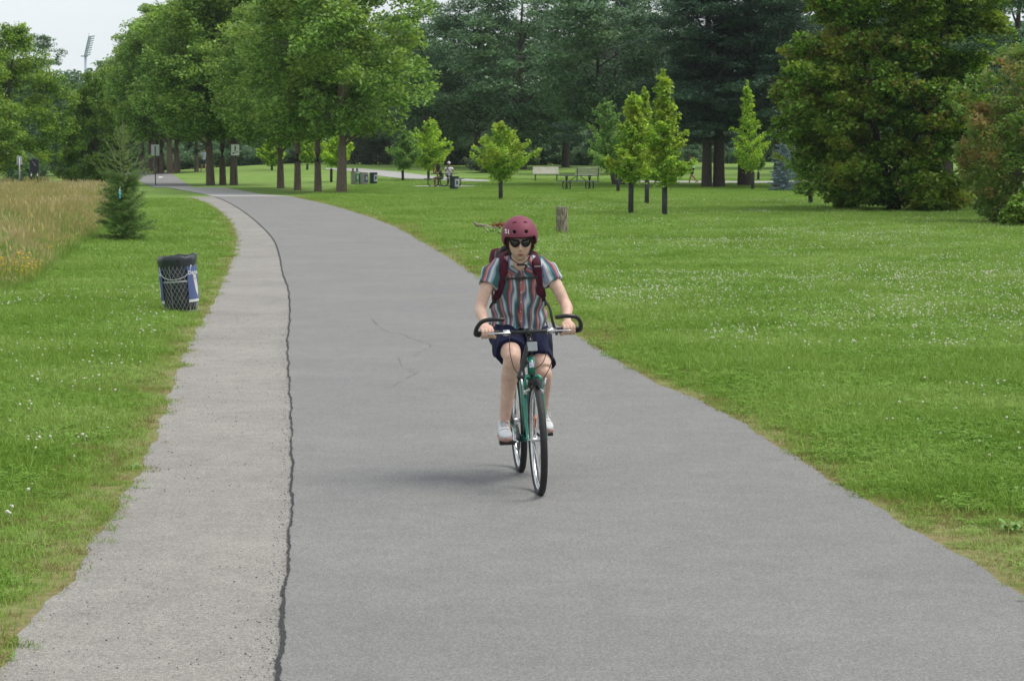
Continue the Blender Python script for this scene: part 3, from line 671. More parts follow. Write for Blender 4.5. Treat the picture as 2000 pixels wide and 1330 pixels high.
# --- dark backdrop trees
dk = [tree_meshes(ovo(5.2, .7), 1.6, 15, 130, 1.25, 230, .30, .13, 21, M_DRK, M_BARKD, .30, 12, 16, flat=.42, quad=True, up=.8),
      tree_meshes(ovo(5.0, .62), 2.2, 15.5, 120, 1.3, 230, .30, .12, 22, M_DRK, M_BARKD, .30, 12, 18, flat=.38, quad=True, up=.9)]
pn = [tree_meshes(lambda t: 4.8 * (1 - t) ** .55 + .3, 2.8, 17, 135, 1.25, 330, .34, .06, 23, M_PIN, M_BARKD, .30, 16, 18, flat=.24, up=1.0, inner=.1),
      tree_meshes(lambda t: 4.2 * (1 - t) ** .5 + .3, 3.6, 17, 130, 1.2, 330, .34, .06, 24, M_PIN, M_BARKD, .34, 16, 18, flat=.24, up=1.0, inner=.1)]
BIG = [('tall_tree', dk[1], 775, 212, .86, 2.2, 'dim tree behind the two small saplings by the side path'), ('tall_tree', dk[0], 690, 222, .86, 1.2, 'dim tree seen under the crown of the largest ash'), ('tall_tree', dk[0], 830, 196, .9, 3.2, 'grey green tree left of the couple, beyond the side path'),
       ('tall_tree', dk[0], 872, 205, .82, 0, 'hazy green tree behind the seated couple'),
       ('tall_tree', dk[1], 932, 190, 1.0, 1, 'dark broad tree left of centre, behind the small round maple'),
       ('tall_tree', dk[0], 1020, 182, 1.05, 2, 'dark drooping tree behind the left bench'),
       ('tall_tree', dk[1], 1105, 190, 1.05, 3, 'dark layered tree behind the picnic table and right bench'),
       ('pine_tree', pn[0], 1380, 134, .95, 4.0, 'dark pine, left of the two close trunks by the walker'),
       ('pine_tree', pn[1], 1404, 134.5, .95, 1.0, 'dark pine, right of the two close trunks by the walker'),
       ('pine_tree', pn[1], 1521, 131, .9, 2.0, 'dark pine with a short trunk beside the blue spruce'),
       ('tall_tree', dk[1], 1270, 200, 1.05, 5, 'dark tree with dead twigs far behind the yellow green saplings'),
       ('tall_tree', dk[0], 1560, 185, 1.05, 4, 'dark tree far behind the blue spruce'),
       ('tall_tree', dk[1], 1700, 165, 1.0, 2, 'dark tree showing above and behind the big maple bush'),
       ('pine_tree', pn[0], 1850, 120, .95, 3, 'dark pine hidden low down by the big maple bush'),
       ('tall_tree', dk[0], 1985, 130, 1.0, 1, 'dark tree at the right edge behind the red tinged shrub'),
       ('pine_tree', pn[0], 1200, 168, .9, 5.5, 'dark pine filling the gap above the leaning trunk')]
for nm, ms, px, Yd, s_, rz, lab in BIG:
    put_tree(nm, ms, at(px, Yd), rz, lab, None, s_)
# great trunk at 1455 and the leaning one at 1195
ms = tree_meshes(lambda t: 5.4 * (1 - t) ** .45 + .3, 3.4, 18, 150, 1.3, 330, .34, .06, 31, M_PIN, M_BARKD, .44, 16, 14, flat=.26, up=1.0, inner=.1)
put_tree('pine_tree', ms, at(1455, 139), 1, 'thickest pine trunk, behind the narrow conical sapling', None)
ms = tree_meshes(ovo(5.0, .7), 2.4, 13, 110, 1.25, 300, .26, .11, 32, M_DRK, M_BARKD, .36, 9, 14, flat=.45, trunk_pts=[(0, 0, -.1), (0, 0, 0), (-.28, 0, .8), (-.75, 0, 1.9), (-1.2, .1, 4), (-1.2, .1, 9)], lean=(-1.2, 0))
put_tree('tall_tree', ms, G(1208, 361), 0, 'dark tree with a curved leaning trunk right of the benches', None)
# bare grey branches on the dark wood
bm = bmesh.new(); r_ = random.Random(4)
def twigs(p, d, L_, w, dep):
    q = [p]; 
    for i in range(3): d = (d + Vector((r_.uniform(-.3, .3), r_.uniform(-.3, .3), r_.uniform(-.2, .25)))).normalized(); q.append(q[-1] + d * L_ / 3)
    tube(bm, q, [w, w * .8, w * .6, w * .35], 5)
    if dep:
        for i in range(3): twigs(q[1 + i], (d + Vector((r_.uniform(-.8, .8), r_.uniform(-.5, .5), r_.uniform(-.5, .7)))).normalized(), L_ * .62, w * .55, dep - 1)
o0 = at(1232, 149)
for k in range(7): twigs(Vector((r_.uniform(-1, .6), r_.uniform(-5.5, -4.2), r_.uniform(3.6, 8.5))), Vector((-1, -.2, r_.uniform(-.1, .5))), r_.uniform(2.2, 3.6), .055, 3)
bd = empty('dead_tree', o0, label='bare grey branched dead tree among the dark wood above the saplings', cat='tree')
bmobj('branches', bm, mat('dead_wood', (.27, .25, .23), .9, var=.2), bd)
bm = bmesh.new(); tube(bm, [(0, 0, -.1), (0, -.1, 3), (-.2, -2, 6), (-.4, -4.8, 9)], [.2, .17, .12, .04], 8); 
for k in range(4): tube(bm, [(0, -.1, 2.5 + k), (-.3, -3, 3.8 + k), (-.4, -4.9, 4.4 + k * 1.2)], [.09, .07, .05], 6)
bmobj('trunk', bm, M_BARKD, bd)

# --- left side trees
ms = tree_meshes(ovo(3.3, .6), .8, 9.2, 95, .85, 330, .17, .10, 41, M_MAP, M_BARKD, .2, 7, 8, flat=.6, droop=.5)
put_tree('maple_tree', ms, at(22, 132), .5, 'bright green maple at the left edge above the black panel')
ms2 = tree_meshes(ovo(3.0, .6), .6, 8, 80, .8, 330, .17, .10, 42, M_MAP, M_BARKD, .2, 6, 8, flat=.6, droop=.5)
put_tree('maple_tree', ms2, at(-70, 120), .5, 'green maple cut by the left edge of the photo, nearer one')
put_tree('tall_tree', dk[0], at(86, 195), 2.5, 'grey green round topped tree behind the left maple', None, .76)
put_tree('tall_tree', dk[1], at(20, 205), 1.5, 'grey green tree far left, lower top behind the maple', None, .78)
ced = tree_meshes(lambda t: 2.1 * (1 - t) ** .5 * (1 if t > .12 else .75 + 2 * t) + .15, .25, 6.7, 150, .42, 260, .20, .055, 43, M_CED, M_BARKD, .15, 6, 4, flat=1.0, up=.1, droop=-1.0, inner=.7)
put_tree('cedar_tree', ced, at(186, 146), 0, 'broad dark green conical cedar behind the young spruce', None)
shr = tree_meshes(ovo(1.6, .5), .1, 2.3, 45, .5, 260, .13, .06, 44, M_DRK, M_BARKD, .06, 1.5, 5, flat=.8)
put_tree('shrub', shr, at(44, 128), 0, 'dark rounded shrub behind the narrow grey sign', None, .85, 'shrub')
ms = tree_meshes(ovo(2.6, .6), .3, 6.0, 70, .75, 260, .18, .09, 45, M_DRK, M_BARKD, .12, 4, 5, flat=.6)
for px, Yd, s_, lab in ((118, 190, .85, 'dark tree between the maple and the cedar'), (246, 200, 1.15, 'dark green tree right behind the cedar tip'), (150, 215, 1.5, 'dim tree under the floodlight mast, left one'), (262, 222, 1.55, 'dim tree under the ash row, left of the far path')):
    put_tree('broad_tree', ms, at(px, Yd), px * .1, lab, None, s_)

# --- far wood as one mass, beyond everything
r = np.random.default_rng(77); Pm = []
for px in list(np.arange(-260, 2300, 17)) + list(np.arange(-300, 2400, 13.1)):
    Yd = r.choice([262, 285, 305]) + r.uniform(-8, 12); X0 = (px - 1000) / F * Yd
    top = np.interp(px, [-260, 120, 165, 210, 300, 700, 900, 1000, 1300, 2300], [9, 8.2, 8.0, 9.2, 12, 15, 14, 13.5, 14.5, 16]) + r.normal(0, .9)
    for k in range(15):
        Pm.append((X0 + r.normal(0, 1.1), Yd + r.uniform(-2.5, 2.5), .5 + (r.uniform(0, 1) ** 1.25) * top, r.uniform(.9, 1.7)))
Pm = np.array(Pm); pos, u = puffleaves(Pm, 42, r, .6)
tag(link('far_woodland', leaves('far_woodland', pos, M_DRK, .75, .45, r, .5, .2, False)), 'distant dark woodland closing the park', kind='stuff')
# understory shrubs along the foot of the wood
und = [tree_meshes(ovo(2.4, .5), .0, 2.6, 45, .6, 200, .22, .10, 51, M_DRK, M_BARKD, .05, 1.5, 3, flat=.6, quad=False),
       tree_meshes(ovo(2.6, .5), .0, 3.0, 45, .65, 200, .22, .10, 52, M_GRY, M_BARKD, .05, 1.5, 3, flat=.6, quad=False)]
SHR = [(520, 232, 1.0, 0, 'just left of the far lime sapling'), (590, 236, 1.1, 0, 'between the second and third near ash trunks'), (650, 232, .9, 0, 'right behind the largest ash trunk'), (735, 215, 1.25, 1, 'above the start of the pale side path'),
       (700, 226, 1.1, 1, 'over the recycling bins'), (800, 222, 1.1, 0, 'between the two saplings by the side path'), (860, 214, .9, 0, 'right behind the seated couple'), (905, 208, 1.3, 0, 'right of the seated couple'), (955, 172, .75, 1, 'at the left foot of the round maple sapling'),
       (930, 212, 1.0, 1, 'between the couple and the round maple sapling'), (1010, 206, 1.1, 0, 'left of the pale left bench'), (1060, 208, 1.2, 0, 'right behind the pale left bench'), (1120, 208, 1.2, 0, 'behind the gap between the two benches'), (1165, 204, .9, 0, 'beside the right bench, left of the leaning trunk'),
       (1330, 222, .9, 0, 'behind the running person in pale blue'), (1420, 230, 1.0, 0, 'between the twin pine trunks and the thickest trunk'), (1560, 236, 1.0, 0, 'far beyond the blue spruce'), (1640, 236, 1.1, 0, 'glimpsed under the left side of the maple bush'),
       (460, 236, 1.1, 0, 'behind the post of the walking figure sign'), (400, 240, 1.1, 0, 'behind the distant walking person'), (340, 242, 1.0, 0, 'beyond the end of the far path')]
for i, (px, Yd, s_, g_, lab) in enumerate(SHR):
    put_tree('shrub', und[g_], at(px, Yd), i * 1.3, ('grey green' if g_ else 'dark green') + ' shrub ' + lab, 'shrubs along the foot of the wood', s_, 'shrub')

# --- saplings with trunk guards
def sapling(px, py, l_, r2, top, bot, seed, m, prof='cone', guard=None, lab='', dens=1.0, LL=.125, gw=.078, crown_dx=0):
    p = G(px, py); q = ppm(p.y); H_ = lambda y: (293 - y) / q + CAMH - p.z
    t = empty('young_tree', p, label=lab, cat='tree', group='saplings with black trunk guards'); rw = (r2 - l_) / 2 / q; z0, z1 = H_(bot), H_(top); cx = ((l_ + r2) / 2 - px) / q
    rg = np.random.default_rng(seed)
    pf = (lambda tt: rw * (min(1, (tt + .10) * 3.2) * (1 - tt) ** 1.15 * (1 + .22 * math.sin(tt * 13 + seed)) + .05)) if prof == 'cone' else ovo(rw * 1.02, .55)
    nb_ = int(46 * dens); bm = bmesh.new(); A, U = [], []; Ht = z1 - z0
    limbs(bm, .035, z1 * .85, np.zeros((0, 4)), rg, 0, [(0, 0, -.05), (0, 0, 0), (0, 0, z0), (cx * .5, 0, z0 + Ht * .4), (cx, 0, z1 * .94)], fork=.5, n=7)
    for i in range(nb_):
        f = ((i + rg.random()) / nb_) ** 1.1; a = i * 2.399 + rg.normal(0, .35); zz = z0 + Ht * f * .93; L_ = pf(min(.97, f + .03)) * rg.uniform(.45, 1.25) + .08 + .16 * f * rg.random()
        if rg.random() < .16: L_ *= 1.3
        rise = (.55 if prof == 'cone' else .7) * rg.uniform(.4, 1.5); d = np.array([math.cos(a), math.sin(a), 0]); o_ = np.array([cx * (.3 + .7 * f), 0, max(z0 - .1, zz - L_ * rise * .75)])
        P_ = [o_, o_ + d * L_ * .5 + [0, 0, L_ * rise * .6], o_ + d * L_ + [0, 0, L_ * rise]]; tube(bm, [tuple(q_) for q_ in P_], [.010, .007, .003], 4)
        n = int(45 + 170 * L_ / max(rw, .3)); s_ = rg.random(n) ** .75; base = np.where(s_[:, None] < .5, P_[0] + (P_[1] - P_[0]) * s_[:, None] * 2, P_[1] + (P_[2] - P_[1]) * (s_[:, None] * 2 - 1))
        side = rg.normal(0, 1, n) * (.05 + .17 * L_) * (1 - .7 * s_); base = base + side[:, None] * np.array([-d[1], d[0], 0]) + rg.normal(0, 1, (n, 3)) * np.array([.035, .035, .05]); base[:, 2] -= np.abs(side) * .35 + .02
        A.append(base)
    k_ = int(150 * dens); tz = rg.random(k_); A.append(np.stack([cx + rg.normal(0, .05, k_) * (1.4 - tz), rg.normal(0, .05, k_) * (1.4 - tz), z1 - .45 * Ht * .35 * (1 - tz) - .02], 1))
    pos = np.concatenate(A); link('crown', leaves('crown', pos, m, LL, LL * .48, rg, .45, .9), parent=t); bmobj('trunk', bm, M_BARKG, t, True)
    gh = H_(guard) if guard else .9
    bm = bmesh.new(); tl = rg.normal(0, .02); lathe(bm, [(gw * .86, -.02), (gw, 0), (gw * .97, gh * .5), (gw, gh), (gw * .9, gh), (gw * .88, gh - .2)], 14)
    for k in range(10): a = k * .628; tube(bm, [(gw * 1.0 * math.cos(a), gw * math.sin(a), .01), (gw * 1.0 * math.cos(a), gw * math.sin(a), gh - .01)], .006, 4)
    o = bmobj('trunk_guard', bm, mat('black_plastic', (.045, .045, .050), .55, var=.15, scale=5), t, True); o.rotation_euler = (0, tl, 0)
    return t
sapling(978, 393, 930, 1031, 236, 342, 61, M_YNG, 'round', 349, 'small round maple sapling with yellow tips, alone in mid lawn', 1.1)
sapling(1232, 420, 1184, 1288, 180, 345, 62, M_YNG, 'cone', 349, 'yellow green sapling, left of the close group of three', 1.3)
sapling(1263, 402, 1215, 1300, 170, 338, 63, M_YNG, 'cone', 352, 'yellow green sapling, rearmost of the close group of three', 1.0)
sapling(1298, 424, 1236, 1352, 136, 350, 64, M_YNG, 'cone', 365, 'tallest sapling of the close group, with a tilted guard', 1.6)
sapling(1207, 375, 1134, 1226, 192, 332, 65, M_YG3, 'round', 345, 'duller green sapling behind the left of the group', 1.3)
sapling(1470, 371, 1412, 1504, 158, 328, 66, M_YG2, 'cone', 336, 'narrow conical lime green sapling before the thick pine trunk', 1.1, crown_dx=-12)
sapling(1583, 400, 1536, 1640, 150, 345, 67, M_BSH, 'round', 345, 'sapling whose crown merges with the big maple bush', 1.2)
sapling(837, 351, 800, 880, 230, 326, 68, M_YG2, 'round', 322, 'lime green sapling left of the seated couple', 1.3, .15)
sapling(787, 353, 762, 820, 256, 324, 69, M_YG3, 'round', 333, 'small green sapling beside the pale side path', 1.0, .14)
sapling(647, 356, 622, 694, 262, 318, 70, M_YG2, 'round', 330, 'lime sapling showing behind the largest ash trunk', 1.0, .15)
sapling(531, 333, 508, 556, 268, 318, 71, M_YG2, 'round', 321, 'far lime sapling left of the slim ash trunk', .8, .2)
sapling(600, 332, 586, 618, 270, 312, 72, M_YG2, 'round', 321, 'far lime sapling between the leaning and second ash trunks', .7, .2)
sapling(1910, 390, 1880, 1950, 250, 350, 73, M_BSH, 'round', 365, 'sapling guard showing between the bush and the red shrub', .8)
sapling(1481, 352, 1470, 1492, 300, 325, 74, M_YG3, 'round', 336, 'tiny far sapling right of the thick pine trunk', .3, .15)

# --- big maple bush on the right, with pale seed clusters
p = G(1745, 414); q = ppm(p.y)
Rb = 3.95
ex = []
rg = np.random.default_rng(80)
bp_ = lambda t: Rb * (.62 + .38 * math.sin(math.pi * min(1, t * 1.25)) if t < .75 else .85 * max(0, 1 - ((t - .75) / .25) ** 2) ** .5 + .05)
P = puffs(bp_, .55, 8.8, 330, rg, .66, .45); P = np.concatenate([P, [[-3.2 + k * .28, -.9 - rg.random() * 1.5, .75 + rg.random() * .4, .36] for k in range(20)]])
pos, u = puffleaves(P, 430, rg, .6)
bt = empty('maple_bush', p, label='huge dense maple bush with tan seed clusters, right of centre', cat='tree')
link('crown', leaves('crown', pos, M_BSH, .17, .10, rg, .5, .5), parent=bt)
bm = bmesh.new()
for k in range(5): a = k * 1.25; tube(bm, cr([(.15 * math.cos(a), .15 * math.sin(a), -.1), (.3 * math.cos(a), .3 * math.sin(a), 1.2), (1.2 * math.cos(a), 1.2 * math.sin(a), 4), (1.6 * math.cos(a), 1.6 * math.sin(a), 6.5)], 4), [.10 - .006 * j for j in range(13)], 7)
bmobj('trunk', bm, M_BARKD, bt, True)
sel = (pos[:, 0] < 1.2) | (rg.random(len(pos)) < .15); dd = np.hypot(pos[:, 0], pos[:, 1]); sel &= dd > Rb * .62
kp = pos[sel]; kp = kp[vnoise(kp[:, 0] * 1.0 + kp[:, 1], kp[:, 2], 1.6, 5) > .55]; kp = kp[rg.random(len(kp)) < .13]
kp = np.repeat(kp, 5, 0) + rg.normal(0, .05, (len(kp) * 5, 3)) * np.array([1, 1, 1.2]); kp[:, 1] -= .03
tag(link('seed_clusters', leaves('seed_clusters', kp, M_KEY, .09, .045, rg, .2, 1.0), parent=bt), kind='stuff')
# red tinged shrub at the right edge
p = G(1985, 440)
P = puffs(lambda t: 1.75 * (math.sin(math.pi * min(1, .18 + t * .82)) ** .7), .35, 5.2, 120, rg, .42, .35); P = np.concatenate([P, [[-1.5 - .1 * k % .5, -.5 + .1 * k, 3.0 + .12 * k, .22] for k in range(8)], [[-1.55, -.2 + .1 * k, 1.6 + .1 * k, .2] for k in range(6)]])
pos, u = puffleaves(P, 150, rg, .75); bt = empty('red_shrub', p, label='tall shrub with reddish leaf clusters at the right edge', cat='shrub')
link('crown', leaves('crown', pos, M_RED, .12, .07, rg, .4, .6), parent=bt)
bm = bmesh.new(); limbs(bm, .06, 4.5, P, rg, 40, fork=.2, n=7); bmobj('trunk', bm, M_BARKG, bt, True)
low = tree_meshes(ovo(.55, .5), .05, .75, 22, .2, 200, .10, .06, 83, M_BSH, M_BARKD, .02, .5, 4, flat=.8)
put_tree('low_shrub', low, G(1992, 446), 0, 'low dark leafy clump under the red tinged shrub', None, 1.1, 'shrub')
put_tree('low_shrub', low, G(1642, 414), 2, 'low leafy clump at the left foot of the big maple bush', None, .6, 'shrub')
# overhanging pine at the upper right
ms = tree_meshes(lambda t: 3.9 * (1 - t) ** .4 + .3, 5.4, 12, 70, .85, 420, .20, .035, 84, M_PIN, M_BARKD, .25, 11, 30, flat=.28, up=.9, droop=.6, inner=.45)
put_tree('pine_tree', ms, at(2130, 74), 1, 'near pine whose branches hang in at the upper right corner')

# --- conifers with drooping whorled branches
def conifer(px, py, H, R_, seed, m, nb, lab, name='young_spruce', needle=.05, nw=.010, up=0.35, per=260, top_sparse=True, cat='tree', skirt=.02, bark=None):
    rg = np.random.default_rng(seed); p = G(px, py); t = empty(name, p, label=lab, cat=cat); bm = bmesh.new(); pos = []; dirs = []
    tube(bm, [(0, 0, -.05), (0, 0, H * .5), (.01, 0, H * .85), (0, .01, H)], [.035 * H / 2.9, .024 * H / 2.9, .012, .004], 6)
    for i in range(nb):
        f = (i + rg.random()) / nb; f = f ** (.9 if top_sparse else 1); z = H * (skirt + (.96 - skirt) * f); a = i * 2.399 + rg.normal(0, .3)
        L_ = R_ * ((1 - f) ** .55 * .95 + .10) * rg.uniform(.75, 1.15)
        if top_sparse and f > .45: L_ *= 1.0
        slope = -.12 + up * 2.0 * f; d = np.array([math.cos(a), math.sin(a)]); 
        pts = [(d[0] * L_ * s_, d[1] * L_ * s_, z + L_ * slope * s_ + L_ * .28 * s_ * s_ * (1 if top_sparse else .3)) for s_ in (0, .35, .7, 1)]
        tube(bm, pts, [.006, .005, .003, .0015], 3)
        c = np.array(cr(pts, 6)); n = int(per * L_ / R_ * (.32 if (top_sparse and f > .55) else 1)) + 6
        s_ = rg.random(n) ** .8; base = np.stack([np.interp(s_, np.linspace(0, 1, len(c)), c[:, k]) for k in range(3)], 1)
        side = rg.normal(0, 1, n) * L_ * .22 * (1 - s_) * (1 if f < .55 or not top_sparse else .25)
        sd = np.array([-d[1], d[0], 0]); base += side[:, None] * sd + rg.normal(0, .012 * H / 2.9, (n, 3)); base[:, 2] -= np.abs(side) * .25
        pos.append(base)
    pos = np.concatenate(pos); pos = pos[pos[:, 2] > .03]
    link('needles', leaves('needles', pos, m, needle, nw, rg, .3, -.4), parent=t); bmobj('trunk', bm, bark or M_BARKG, t); return t, p
M_SPR = leafmat('spruce_needle', ((0.085, 0.174, 0.041), (0.128, 0.239, 0.059), (0.199, 0.318, 0.091)), .3)
def young_spruce(px, py, H, lab):
    rg = np.random.default_rng(91); p = G(px, py); t = empty('young_spruce', p, label=lab, cat='tree'); bm = bmesh.new(); pos = []
    tube(bm, [(0, 0, -.05), (0, 0, H * .45), (.015, 0, H * .75), (-.01, 0, H * .92), (.0, .01, H)], [.034, .024, .012, .007, .003], 6)
    def twig(o, d, L_, up, w, dens_, fuzz):
        P_ = [o, o + d * L_ * .35 + [0, 0, L_ * up * .1], o + d * L_ * .7 + [0, 0, L_ * up * .42], o + d * L_ + [0, 0, L_ * up]]
        tube(bm, [tuple(q_) for q_ in P_], [w, w * .8, w * .55, w * .3], 3); c = np.array(cr([tuple(q_) for q_ in P_], 6)); n = max(4, int(dens_ * L_)); s_ = rg.random(n)
        b_ = np.stack([np.interp(s_, np.linspace(0, 1, len(c)), c[:, k]) for k in range(3)], 1) + rg.normal(0, fuzz, (n, 3)); pos.append(b_); return c
    for i in range(150):
        f = (i + rg.random()) / 150; z = H * (.02 + .50 * f); a = i * 2.399 + rg.normal(0, .4); d = np.array([math.cos(a), math.sin(a), 0]); L_ = .60 * (1 - f * .42) * rg.uniform(.5, 1.22) * (.82 + .3 * math.sin(min(1, f * 5) * 1.57))
        c = twig(np.array([0, 0, z]), d, L_, .12 + .35 * f - (.15 if f < .1 else 0), .006, 230, .02)
        for k in range(6):
            j = rg.integers(4, len(c) - 2); sd = (1 if k % 2 else -1) * rg.uniform(.5, 1.0); d2 = np.array([d[0] - sd * d[1], d[1] + sd * d[0], 0]); d2 /= np.linalg.norm(d2); twig(c[j], d2, L_ * rg.uniform(.22, .42), rg.uniform(-.25, .25), .003, 230, .017)
    for i in range(46):                                       # long bare upturned shoots of the upper half
        f = (i + rg.random()) / 46; z = H * (.46 + .44 * f); a = i * 2.399 + rg.normal(0, .4); d = np.array([math.cos(a), math.sin(a), 0]); L_ = (.60 * (1 - f) ** .75 + .09) * rg.uniform(.65, 1.15)
        c = twig(np.array([.01, 0, z]), d, L_, .45 + .3 * rg.random(), .0065, 120, .010)
        for k in range(3 if f < .5 else 1):
            j = rg.integers(5, len(c) - 2); sd = (1 if k % 2 else -1) * .7; d2 = np.array([d[0] - sd * d[1], d[1] + sd * d[0], 0]); d2 /= np.linalg.norm(d2); twig(c[j], d2, L_ * .35, .4, .003, 110, .008)
    twig(np.array([0, 0, H * .8]), np.array([.02, 0, 0]), .05, 1, .004, 500, .010)
    pos = np.concatenate(pos); pos = pos[pos[:, 2] > .02]; link('needles', leaves('needles', pos, M_SPR, .050, .009, rg, .3, -.5), parent=t); bmobj('branches', bm, mat('twig_bark', (.24, .20, .13), .9), t); return t, p
sp, spp = young_spruce(243, 475, 2.86, 'young spruce with bare upturned top shoots beside the meadow')
conifer(1530, 373, 2.9, .75, 92, M_BLU, 90, 'pale blue spruce half hidden behind the maple bush', 'blue_spruce', .13, .04, .05, 150, False)
conifer(1560, 372, 1.7, .7, 93, M_SPR, 50, 'low green conifer right of the blue spruce', 'small_conifer', .10, .03, .05, 110, False)
# pale blue tag hung in the young spruce
tg = empty('hanging_tag', spp + Vector((-.01, -.50, (475 - 386) / ppm(spp.y))), label='light blue plastic tag hanging in the young spruce', cat='tag')
bm = bmesh.new(); tube(bm, cr([(0, 0, -.02), (0, 0, .0), (.005, 0, .06), (0, 0, .12), (0, 0, .135), (0, 0, .16)], 3), [(.055 if k < 10 else .03, .02) if k > 1 else (.045, .015) for k in range(16)], 12); bmobj('bottle', bm, mat('cyan_plastic', (.10, .42, .55), .35, var=.3, scale=30), tg, True)
bm = bmesh.new(); tube(bm, [(0, 0, .16), (0, .01, .2), (0, .1, .24)], .004, 4); tube(bm, [(0, 0, .155), (0, 0, .178)], .017, 8); bmobj('cap', bm, mat('white_plastic', (.7, .72, .72), .4), tg)
# ------------------------------------------------------------------ bicycle (local: -Y forward, +X rider's left, Z up)
FC, RC = G(1054, 968), G(1018, 925)
HEAD_ANG = math.atan2((FC - RC).x, -(FC - RC).y)
LEAN = R(-2.2)
M_GRN = mat('green_paint', (.012, .17, .115), .22, metal=.25, var=.06, coat=.6)
M_BLK = mat('black_rubber', (.022, .022, .024), .65, var=.2, scale=40)
M_BKP = mat('black_paint', (.018, .018, .02), .3, var=.1)
M_SIL = mat('silver_metal', (.62, .62, .64), .25, metal=.95, var=.08, scale=30)
M_DSL = mat('dark_steel', (.18, .18, .19), .35, metal=.9, var=.2, scale=30)
bike = empty('bicycle', FC, (0, LEAN, HEAD_ANG), 'green city bicycle with curved black bar ends, ridden toward the camera', 'bicycle')
bike.rotation_mode = 'XYZ'
def nb(): return bmesh.new()
def wheel(y, nm):
    c = Vector((0, y, .34)); n = 64
    bm = nb()                                                # rim
    prof = [(.316, .010), (.300, .012), (.292, .008), (.290, 0), (.292, -.008), (.300, -.012), (.316, -.010)]
    rings = [[bm.verts.new((x, y + r_ * math.cos(2 * math.pi * k / n), .34 + r_ * math.sin(2 * math.pi * k / n))) for k in range(n)] for r_, x in prof]
    for i in range(len(rings)):
        a, b_ = rings[i], rings[(i + 1) % len(rings)]
        for k in range(n): bm.faces.new((a[k], a[(k + 1) % n], b_[(k + 1) % n], b_[k]))
    w = bmobj(nm, bm, M_SIL, bike, True)
    bm = nb(); rt = .0215
    rings = [[bm.verts.new((rt * math.cos(t) , y + (.319 + rt * .98 * math.sin(t)) * math.cos(2 * math.pi * k / n), .34 + (.319 + rt * .98 * math.sin(t)) * math.sin(2 * math.pi * k / n))) for k in range(n)] for t in [j * math.pi / 7 for j in range(14)]]
    for i in range(14):
        a, b_ = rings[i], rings[(i + 1) % 14]
        for k in range(n): bm.faces.new((a[k], a[(k + 1) % n], b_[(k + 1) % n], b_[k]))
    bmobj('tyre', bm, M_BLK, w, True)
    bm = nb(); tube(bm, [(-.035, y, .34), (-.033, y, .34), (-.02, y, .34), (.02, y, .34), (.033, y, .34), (.035, y, .34)], [.018, .024, .014, .014, .024, .018], 12); tube(bm, [(-.062, y, .34), (.062, y, .34)], .006, 8); bmobj('hub', bm, M_SIL, w, True)
    bm = nb(); tube(bm, [(.026, 0, .02), (0, 0, .295)], .0012, 4); sm = bpy.data.meshes.new('spoke'); bm.to_mesh(sm); bm.free(); sm.materials.append(M_SIL)
    bm = nb(); tube(bm, [(-.026, 0, .02), (0, 0, .295)], .0012, 4); sm2 = bpy.data.meshes.new('spoke'); bm.to_mesh(sm2); bm.free(); sm2.materials.append(M_SIL)
    for k in range(32): link('spoke', sm if k % 2 else sm2, parent=w, loc=c, rot=(2 * math.pi * k / 32 + (.12 if k % 4 < 2 else -.12), 0, 0))
    return w
fw = wheel(0, 'front_wheel'); rw_ = wheel(1.05, 'rear_wheel')
bm = nb(); box(bm, (.0, .10, .44), (.012, .035, .085), Matrix.Rotation(.7, 3, 'X'), .004); bmobj('spoke_reflector', bm, mat('orange_plastic', (.75, .16, .02), .3, var=.1), fw)
bm = nb()
tube(bm, [(0, .180, .715), (0, .214, .815)], .024, 16)
tube(bm, [(0, .205, .79), (0, .80, .70)], .016, 12); tube(bm, [(0, .19, .735), (0, .62, .285)], .020, 12)
tube(bm, [(0, .62, .275), (0, .80, .74)], .017, 12)
for s in (-1, 1):
    tube(bm, [(s * .02, .63, .275), (s * .05, .78, .30), (s * .062, 1.05, .34)], .010, 8); tube(bm, [(s * .015, .785, .70), (s * .05, .92, .52), (s * .062, 1.05, .34)], .009, 8)
tube(bm, [(-.038, .62, .275), (.038, .62, .275)], .022, 14)
bmobj('frame', bm, M_GRN, bike, True)
bm = nb()
for s in (-1, 1): tube(bm, cr([(s * .012, .176, .705), (s * .046, .165, .695), (s * .054, .145, .63), (s * .055, .085, .48), (s * .056, .03, .37), (s * .056, .0, .34)], 5), [.014] * 8 + [.0125] * 8 + [.009] * 10, 10)
bmobj('fork', bm, M_GRN, bike, True)
bm = nb(); tube(bm, [(0, .178, .705), (0, .181, .718)], .023, 12); bmobj('headset_cup', bm, M_BKP, bike, True)
bm = nb(); tube(bm, [(0, .214, .815), (0, .2165, .828)], .022, 12); tube(bm, [(0, .2165, .825), (0, .25, .925), (0, .258, .965)], .0125, 10); tube(bm, [(0, .262, .945), (0, .248, .985)], .02, 10); bmobj('stem', bm, M_BKP, bike, True)
BZ = .968
bm = nb(); tube(bm, cr([(-.31, .295, BZ), (-.20, .285, BZ), (-.06, .255, BZ), (.06, .255, BZ), (.20, .285, BZ), (.31, .295, BZ)], 4), .0125, 12); bmobj('handlebar', bm, M_BKP, bike, True)
